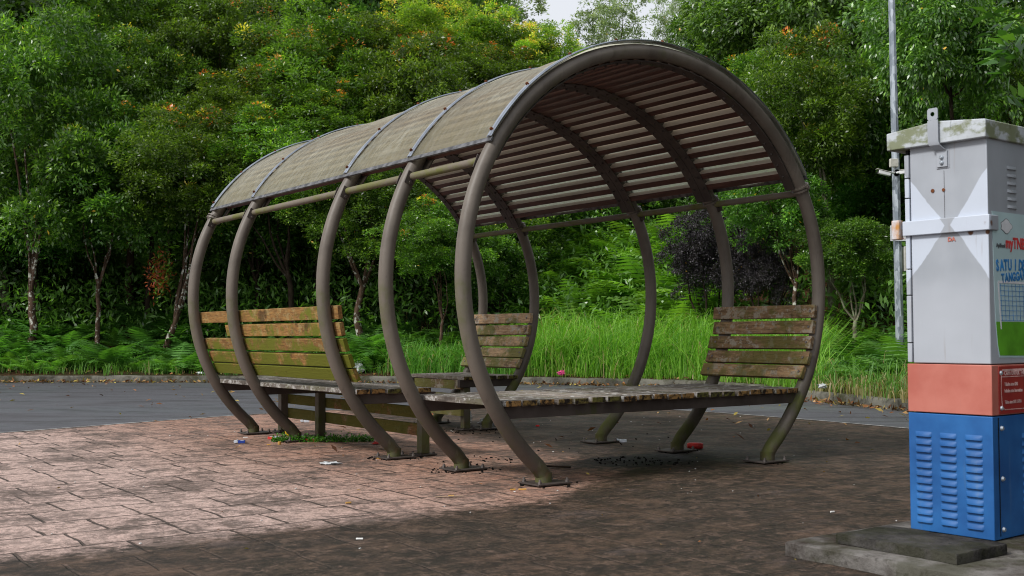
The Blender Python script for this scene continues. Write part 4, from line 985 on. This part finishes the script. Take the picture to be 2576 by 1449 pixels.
# scatter helper over the verge
def scatter(n, xd0, xd1, d0, d1, r):
    """random points in a band of distance behind the kerb whose bearing falls in a D-x range"""
    out = []
    while len(out) < n:
        i = r.integers(60, nk - 40, n * 3); d = r.uniform(d0, d1, n * 3); P = KERB[i] + KN[i] * d[:, None] + r.uniform(-.13, .13, (n * 3, 2)); xd = 1288 + P[:, 0] / np.maximum(P[:, 1], .1) * F_PX
        P = P[(xd > xd0) & (xd < xd1) & (P[:, 1] > 3)]; out += list(P)
    P = np.array(out[:n]); return np.c_[P, gz(P[:, 0], P[:, 1])]
def undergrowth(name, lab, n, k, xd, dd, hgt, ll, lw, cols, seed, mat='leafA'):
    r = np.random.default_rng(seed); B = scatter(n, *xd, *dd, r); B[:, 2] += r.uniform(0, 1, n) ** 1.2 * hgt
    P = np.repeat(B, k, 0) + r.normal(size=(n * k, 3)) * [.16, .16, .12]; A = r.normal(size=(n * k, 3)) * .8 + [0, -.2, .3]; Nn = r.normal(size=(n * k, 3)) * .5 + [0, 0, .8]
    c0, c1 = np.array(cols[0]), np.array(cols[1]); C = c0 + (c1 - c0) * (np.repeat(r.uniform(size=n), k) * .6 + r.uniform(size=n * k) * .4)[:, None]
    V, F, C = leaves(P, A, Nn, r.uniform(.7, 1.3, n * k) * ll, r.uniform(.7, 1.3, n * k) * lw, C); return tag(np_mesh(name, V, F, mat, C), lab, 'undergrowth', kind='stuff')
undergrowth('undergrowth', 'dark leafy undergrowth covering the slope beneath the trees', 8500, 9, (-250, 2900), (2.4, 14), 1.3, .17, .055, ((.035, .085, .014), (.13, .27, .035)), 21)
undergrowth('climbing_plants', 'bright green creepers and leafy weeds on the slope seen through the tunnel', 420, 10, (1380, 1760), (2.2, 8), .9, .09, .05, ((.07, .17, .02), (.15, .30, .035)), 22)

def ferns(name, lab, sets, seed):
    r = np.random.default_rng(seed); VV = []; CC = []
    for (n, xd, dd, size, c0, c1) in sets:
        B = scatter(n, *xd, *dd, r)
        for b in B:
            nf = r.integers(6, 10); tone = np.array(c0) + (np.array(c1) - np.array(c0)) * r.uniform(); sz = size * r.uniform(.65, 1.25); a0 = r.uniform(0, 6.28)
            for f in range(nf):
                fr_ = r.uniform(.45, 1.45); a = a0 + f * 6.283 / nf + r.uniform(-.3, .3); L = sz * r.uniform(.7, 1.1); el_ = r.uniform(.7, 1.25); t = np.linspace(0, 1, 14)
                h = np.array([math.cos(a), math.sin(a), 0]); ang = el_ - t * r.uniform(.9, 1.5); ds = L / 13
                pts = b + np.cumsum(h * (np.cos(ang) * ds)[:, None] + np.array([0, 0, 1]) * (np.sin(ang) * ds)[:, None], 0)
                tan = norm(np.gradient(pts, axis=0)); sd = norm(np.cross(tan, [0, 0, 1.])); wl = .25 * L * np.sin(np.clip(t * 1.0 + .12, 0, 1) * math.pi) ** .7
                for sgn in (-1, 1):
                    p = pts[1:]; dr = norm(sd[1:] * sgn + tan[1:] * .35 + np.array([0, 0, -.25])); l = wl[1:, None]; q = tan[1:] * (ds * .40)
                    Q = np.stack([p - q, p + dr * l * .6 - q * .6, p + dr * l, p + q], 1); VV.append(Q.reshape(-1, 3)); CC.append(np.tile(tone * fr_, (len(p) * 4, 1)))
    V = np.vstack(VV); return tag(np_mesh(name, V, np.arange(len(V)).reshape(-1, 4), 'fern', np.vstack(CC)), lab, 'ferns', kind='stuff')
ferns('ferns', 'bed of green ferns covering the verge and the slope behind the kerb', [
    (300, (-150, 1000), (.7, 4.2), .85, (.055, .17, .022), (.12, .32, .04)),
    (80, (-150, 1000), (.35, 1.2), .5, (.10, .26, .03), (.18, .42, .045)),
    (70, (960, 1330), (.8, 3.4), .7, (.06, .17, .025), (.11, .26, .03)),
    (150, (1300, 1780), (.9, 3.2), .9, (.11, .27, .025), (.26, .50, .05)), (150, (1330, 1800), (2.4, 8.0), 1.45, (.11, .27, .025), (.26, .50, .05)),
    (70, (1640, 2050), (1.0, 3.2), .8, (.06, .17, .02), (.14, .30, .035)),
    (110, (2040, 2600), (.5, 3.4), .8, (.05, .16, .02), (.14, .32, .035))], 31)
def grass(name, lab, sets, seed):
    r = np.random.default_rng(seed); VV = []; CC = []
    for (n, xd, dd, h, c0, c1) in sets:
        ncl = max(1, n // 14); Bc = scatter(ncl, *xd, *dd, r); B = np.repeat(Bc, 14, 0); n = len(B); B[:, :2] += r.normal(size=(n, 2)) * .07
        H = h * r.uniform(.35, 1.25, n)[:, None] * np.repeat(r.uniform(.45, 1.3, ncl), 14)[:, None]; a = r.uniform(0, 6.28, n); dr = np.c_[np.cos(a), np.sin(a), np.zeros(n)]; bend = (r.uniform(.1, 1, n) ** 1.3 * 1.2)[:, None]
        wv = np.c_[-np.sin(a + r.normal(0, .6, n)), np.cos(a), np.zeros(n)] * (r.uniform(.003, .0075, n)[:, None]); up_ = np.array([0, 0, 1.])
        p0 = B - up_ * .03; p1 = B + up_ * H * .45 + dr * H * bend * .2; p2 = B + up_ * H * .85 + dr * H * bend * .65; p3 = B + up_ * H * (1 - bend * .35) + dr * H * bend * 1.25
        Q = np.stack([p0 - wv, p0 + wv, p1 + wv, p1 - wv, p1 - wv, p1 + wv, p2 + wv * .8, p2 - wv * .8, p2 - wv * .8, p2 + wv * .8, p3 + wv * .1, p3 - wv * .1], 1)
        VV.append(Q.reshape(-1, 3)); t = r.uniform(size=n)[:, None]; c = np.array(c0) + (np.array(c1) - np.array(c0)) * t; c = np.where(r.uniform(size=n)[:, None] < .06, np.array([[.32, .26, .09]]), c); CC.append(np.repeat(c, 12, 0))
    V = np.vstack(VV); return tag(np_mesh(name, V, np.arange(len(V)).reshape(-1, 4), 'grass', np.vstack(CC)), lab, 'grass', kind='stuff')
grass('grass', 'tall bright green grass growing along the kerb', [
    (21000, (1300, 2060), (.25, 2.6), .78, (.08, .22, .015), (.22, .42, .035)), (5000, (1300, 2060), (.18, 1.0), .36, (.10, .24, .02), (.24, .42, .04)),
    (7000, (980, 1330), (.18, 1.8), .42, (.06, .18, .018), (.14, .32, .03)),
    (3500, (-150, 980), (.25, 1.3), .24, (.06, .16, .018), (.14, .30, .03)),
    (4500, (2040, 2700), (.2, 2.0), .34, (.06, .17, .018), (.15, .30, .04)),
    (900, (2040, 2500), (.04, .5), .22, (.16, .17, .04), (.32, .27, .10)),
    (9000, (500, 1300), (3.0, 9), .5, (.02, .06, .012), (.05, .13, .02))], 41)
# fallen leaves: gutter drift, verge, road, a few on the pavement
r = np.random.default_rng(51); P = []
i = r.integers(40, nk - 40, 5200); d = -np.abs(r.normal(0, .14, 5200)) - .03; q = KERB[i] + KN[i] * d[:, None] + r.uniform(-.12, .12, (5200, 2)) * KT[i]; P.append(np.c_[q, np.full(5200, .004) + r.uniform(0, .02, 5200)])
i = r.integers(40, nk - 40, 5200); d = r.uniform(.16, 2.2, 5200); q = KERB[i] + KN[i] * d[:, None]; P.append(np.c_[q, gz(q[:, 0], q[:, 1]) + r.uniform(.0, .03, 5200)])
i = r.integers(40, nk - 40, 1500); d = -.3 - 8.5 * r.uniform(0, 1, 1500) ** 1.7; q = KERB[i] + KN[i] * d[:, None]; P.append(np.c_[q, np.full(1500, .006)])
q = np.c_[r.uniform(-5, 5, 30), r.uniform(6.5, 13, 30)]; P.append(np.c_[q, np.full(30, .006)])
P = np.vstack(P); n = len(P); A = np.c_[r.normal(size=(n, 2)), np.abs(r.normal(0, .35, n))]; Nn = np.c_[r.normal(0, .8, (n, 2)), np.ones(n)]
pal = np.array([(.30, .13, .05), (.20, .085, .035), (.40, .24, .10), (.48, .30, .14), (.12, .055, .03), (.42, .33, .08)]); C = pal[r.integers(0, 6, n)] * r.uniform(.6, 1.1, (n, 1))
small = np.where(np.arange(n) >= 10400, .75, 1.0); small[10400:] = .85; small[-30:] = .42; A[10400:, 2] *= .7; Nn[10400:, :2] *= .7; small[(P[:, 1] < 8.5) & (np.arange(n) >= 10400)] = .28
V, F, C = leaves(P, A, Nn, r.uniform(.05, .12, n) * small, r.uniform(.022, .045, n) * small, C, droop=-.08, fold=.3)
tag(np_mesh('fallen_leaves', V, F, 'litter', C), 'dry orange and brown leaves drifted along the kerb and strewn over the road', 'fallen leaves', kind='stuff')

# weeds at the foot of the second left hoop
r = np.random.default_rng(61); n = 1500; t = r.uniform(-.42, .42, n); B = SC(3.36, -.92); ex = np.array([rgt.x, rgt.y]); ex = ex / np.linalg.norm(ex)
P = np.c_[B.x + .16 + ex[0] * t + r.normal(0, .01, n), B.y - .02 + r.normal(0, .06, n) * (1 - np.abs(t) * 1.6), np.abs(r.normal(0, .022, n)) + .005]
V, F, C = leaves(P, r.normal(size=(n, 3)) + [0, 0, .3], r.normal(size=(n, 3)) * .4 + [0, 0, 1], r.uniform(.014, .03, n), r.uniform(.010, .02, n), np.array([.06, .19, .015]) * r.uniform(.5, 1.6, (n, 1)))
tag(np_mesh('weeds', V, F, 'grass', C), 'patch of small bright green weeds around the foot of a left hoop', 'weeds', kind='stuff')
# crumbs of black debris round the hoop feet and on the burnt patch
r = np.random.default_rng(71); mb = MB()
for (s, c, rad, n) in [(0, -.95, .20, 26), (.88, -.95, .24, 60), (1.77, -.95, .20, 40), (3.42, -.95, .16, 20), (3.42, .95, .16, 20), (3.3, .75, .35, 60), (0, .95, .15, 10), (.6, .25, .28, 60), (.40, .40, .2, 25), (.88, .95, .18, 24), (1.3, -.6, .3, 20), (2.2, .9, 1.2, 30)]:
    for _ in range(n):
        a = r.uniform(0, 6.28); q = rad * math.sqrt(r.uniform()); p = SC(s + math.cos(a) * q, c + math.sin(a) * q); z = r.uniform(.003, .009)
        mb.box((p.x, p.y, z * .5 + .001), (z * r.uniform(.8, 2.6), z * r.uniform(.8, 1.8), z), Matrix.Rotation(r.uniform(0, 3), 3, 'Z') @ Matrix.Rotation(r.uniform(-.4, .4), 3, 'X'))
tag(mb.build('debris', 'soot'), 'black crumbs and charred bits scattered round the feet of the hoops', 'debris', kind='stuff')
mb = MB()
for _ in range(110):
    x, y = r.uniform(-3.5, 3.2), r.uniform(4.6, 12.5); z = r.uniform(.002, .006); mb.box((x, y, z * .4 + .001), (z * r.uniform(1, 2.5), z * 1.4, z * .7), Matrix.Rotation(r.uniform(0, 3), 3, 'Z'))
tag(mb.build('paper_scraps', 'paper'), 'tiny pale scraps and grit scattered over the pavement', 'litter', kind='stuff')

# ------------------------------------------------------------------ litter, one thing each
def pack(x, y, rz, lab, m1, m2, size=(.088, .055, .022), openlid=True, tilt=0.):
    t = empty('cigarette_pack', (x, y, 0), rz); tag(t, lab, 'cigarette pack', 'cigarette packs on the pavement'); L, W_, H = size
    rot = Matrix.Rotation(tilt, 3, 'Y')
    MB().box((L * .32, 0, H / 2 + .001), (L * .62, W_, H)).build('box', m1, t, .001)
    mb = MB(); mb.box((-L * .20, 0, H / 2 + .004), (L * .36, W_ * .96, H * .9), Matrix.Rotation(R_(-12 if openlid else 0), 3, 'Y')); mb.build('flap', m2, t, .001)
    MB().box((L * .36, 0, H + .0016), (L * .3, W_ * .6, .0006)).build('printed_label', 'signwhite' if m1 != 'packwhite' else 'textgrey', t)
pack(-2.25, 9.29, .15, 'blue and white cigarette pack lying open left of the hoops', 'packblue', 'packwhite')
pack(-2.02, 9.62, 2.6, 'red cigarette pack beside the foot of a left hoop, next to the yellow ring', 'packred', 'packwhite')
pack(-1.69, 9.42, .1, 'faded red cigarette pack lying in the small weeds', 'packred', 'packred', openlid=False)
pack(-2.12, 11.5, .2, 'grey-white cigarette pack under the long left bench', 'packwhite', 'packwhite')
pack(-1.86, 9.78, .4, 'crushed pale cigarette pack behind the yellow ring', 'packwhite', 'packwhite', openlid=False)
pack(.87, 9.25, .25, 'white cigarette pack beside a foot plate on the right side of the shelter', 'packwhite', 'packwhite')
cn = MB().tube([(1.34, 8.69, .026), (1.36, 8.69, .026), (1.44, 8.665, .026), (1.455, 8.66, .026)], [.018, .024, .025, .02], 14).build('drink_can', 'packred'); tag(cn, 'crushed red drink can by a foot plate on the right', 'can')
mb = MB(); mb.tube([(.035 * math.cos(a) - 1.94, 9.86, .045 + .032 * math.sin(a)) for a in np.linspace(0, 6.283, 25)], .007, 8, cap=False); tag(mb.build('plastic_ring', 'yellow'), 'yellow plastic ring standing against a left hoop foot', 'plastic ring')
def crumple(name, x, y, z, r0, h, mat, lab, cat, seed, flat=.5):
    r = np.random.default_rng(seed); nu, nv = 14, 9; vs = []; fs = []
    for j in range(nv + 1):
        for i in range(nu):
            a = 2 * math.pi * i / nu; b = math.pi * j / nv; q = 1 + r.normal(0, .28)
            vs.append((x + r0 * q * math.sin(b) * math.cos(a), y + r0 * q * math.sin(b) * math.sin(a) * .7, z + max(.001, h * .5 + h * .5 * math.cos(b) * q)))
    for j in range(nv):
        for i in range(nu): a = j * nu + i; b = j * nu + (i + 1) % nu; fs.append((a, b, b + nu, a + nu))
    return tag(MB().add(vs, fs).build(name, mat, smooth=15), lab, cat)
crumple('plastic_bag', -1.25, 7.75, 0, .07, .016, 'bag', 'flattened grey plastic film on the pink pavement left of the near hoops', 'plastic bag', 1)
crumple('plastic_bag', -.22, 10.93, 0, .085, .085, 'bag', 'crumpled clear bag beside a far right hoop foot', 'plastic bag', 2)
crumple('paper_cup', -.42, 10.95, .05, .03, .09, 'paper', 'white crushed paper cup leaning on a far right hoop foot', 'cup', 3)
crumple('plastic_bag', DX(900, 21.3), 21.35, .16, .10, .20, 'bag', 'pale grey plastic bag caught on the verge behind the left bench', 'plastic bag', 4)
crumple('plastic_bag', DX(1585, 20.0), 20.0, .20, .09, .13, 'bag', 'white bag in the grass right of the pink wrapper', 'plastic bag', 5)
crumple('wrapper', DX(1412, 20.0), 19.95, .16, .07, .08, 'pink', 'pink wrapper lying on top of the kerb', 'wrapper', 6)
crumple('plastic_bag', 4.02, 13.75 + .9, .17, .06, .06, 'bag', 'white bag among dry leaves on the verge right of the shelter', 'plastic bag', 7)
crumple('plastic_bag', DX(510, 21.9), 21.75, .14, .06, .05, 'bag', 'small white scrap on the verge near the forked tree', 'plastic bag', 8)
crumple('wrapper', -1.10, 9.15, 0, .035, .02, 'packred', 'small red and brown wrapper between two left hoops', 'wrapper', 9)
tag(MB().box((.24, 10.86, .008), (.035, .02, .014)).build('bottle_cap', 'brightred', None, .002), 'bright red plastic bit on the dark pavement inside the tunnel', 'plastic bit')
for i, (x, y, a, L, m_, lab) in enumerate([(-.0, 6.42, .3, .03, 'butt', 'orange cigarette filter left of the pair by the nearest foot plate'), (.055, 6.425, .1, .045, 'butt', 'bent orange cigarette filter in front of the nearest foot plate'), (-.335, 6.18, .2, .03, 'butt', 'orange cigarette filter lying on a dry leaf'),
        (-.66, 4.89, .05, .030, 'paper', 'white cigarette end alone in the dark foreground'), (-.86, 5.94, .5, .03, 'butt', 'pale cigarette filter at the edge of the pink pavement'), (1.57, 5.58, .3, .02, 'paper', 'white cigarette end in the dark area left of the cabinet'), (-1.96, 9.1, .2, .03, 'butt', 'cigarette filter left of the round cork'), (-.95, 8.06, .1, .035, 'butt', 'cigarette filter on a black foot plate'), (-2.3, 9.75, .2, .04, 'paper', 'white cigarette end on the farthest left foot plate')]):
    tag(MB().tube([(x - L / 2 * math.cos(a), y - L / 2 * math.sin(a), .0055), (x + L / 2 * math.cos(a), y + L / 2 * math.sin(a), .0055)], .0045, 8).build('cigarette_butt', m_), lab, 'cigarette butt', 'cigarette butts on the pavement')
tag(MB().tube([(-1.88, 9.14, .003), (-1.88, 9.14, .026)], .014, 12).build('cork', 'butt'), 'round tan cork standing on the pink pavement', 'cork')
tag(MB().board((-.42, 6.14, .006), (-.27, 6.17, .007), .018, .002, (0, 0, 1)).build('dry_leaf', simple('leaf_pale', (.35, .25, .17), .8)), 'long curled pale leaf in front of the near hoops', 'leaf')
tag(MB().tube([(DX(0, 10.1) - .1, 10.05, .012), (-4.55, 10.03, .012)], .011, 6).build('stick', 'barkC'), 'short dark stick at the left edge of the pavement', 'stick')
tag(MB().tube([(.20, 7.52, .01), (.38, 7.44, .01)], .007, 6).build('stick', 'barkC'), 'thin dark stick beside the second left foot plate', 'stick')
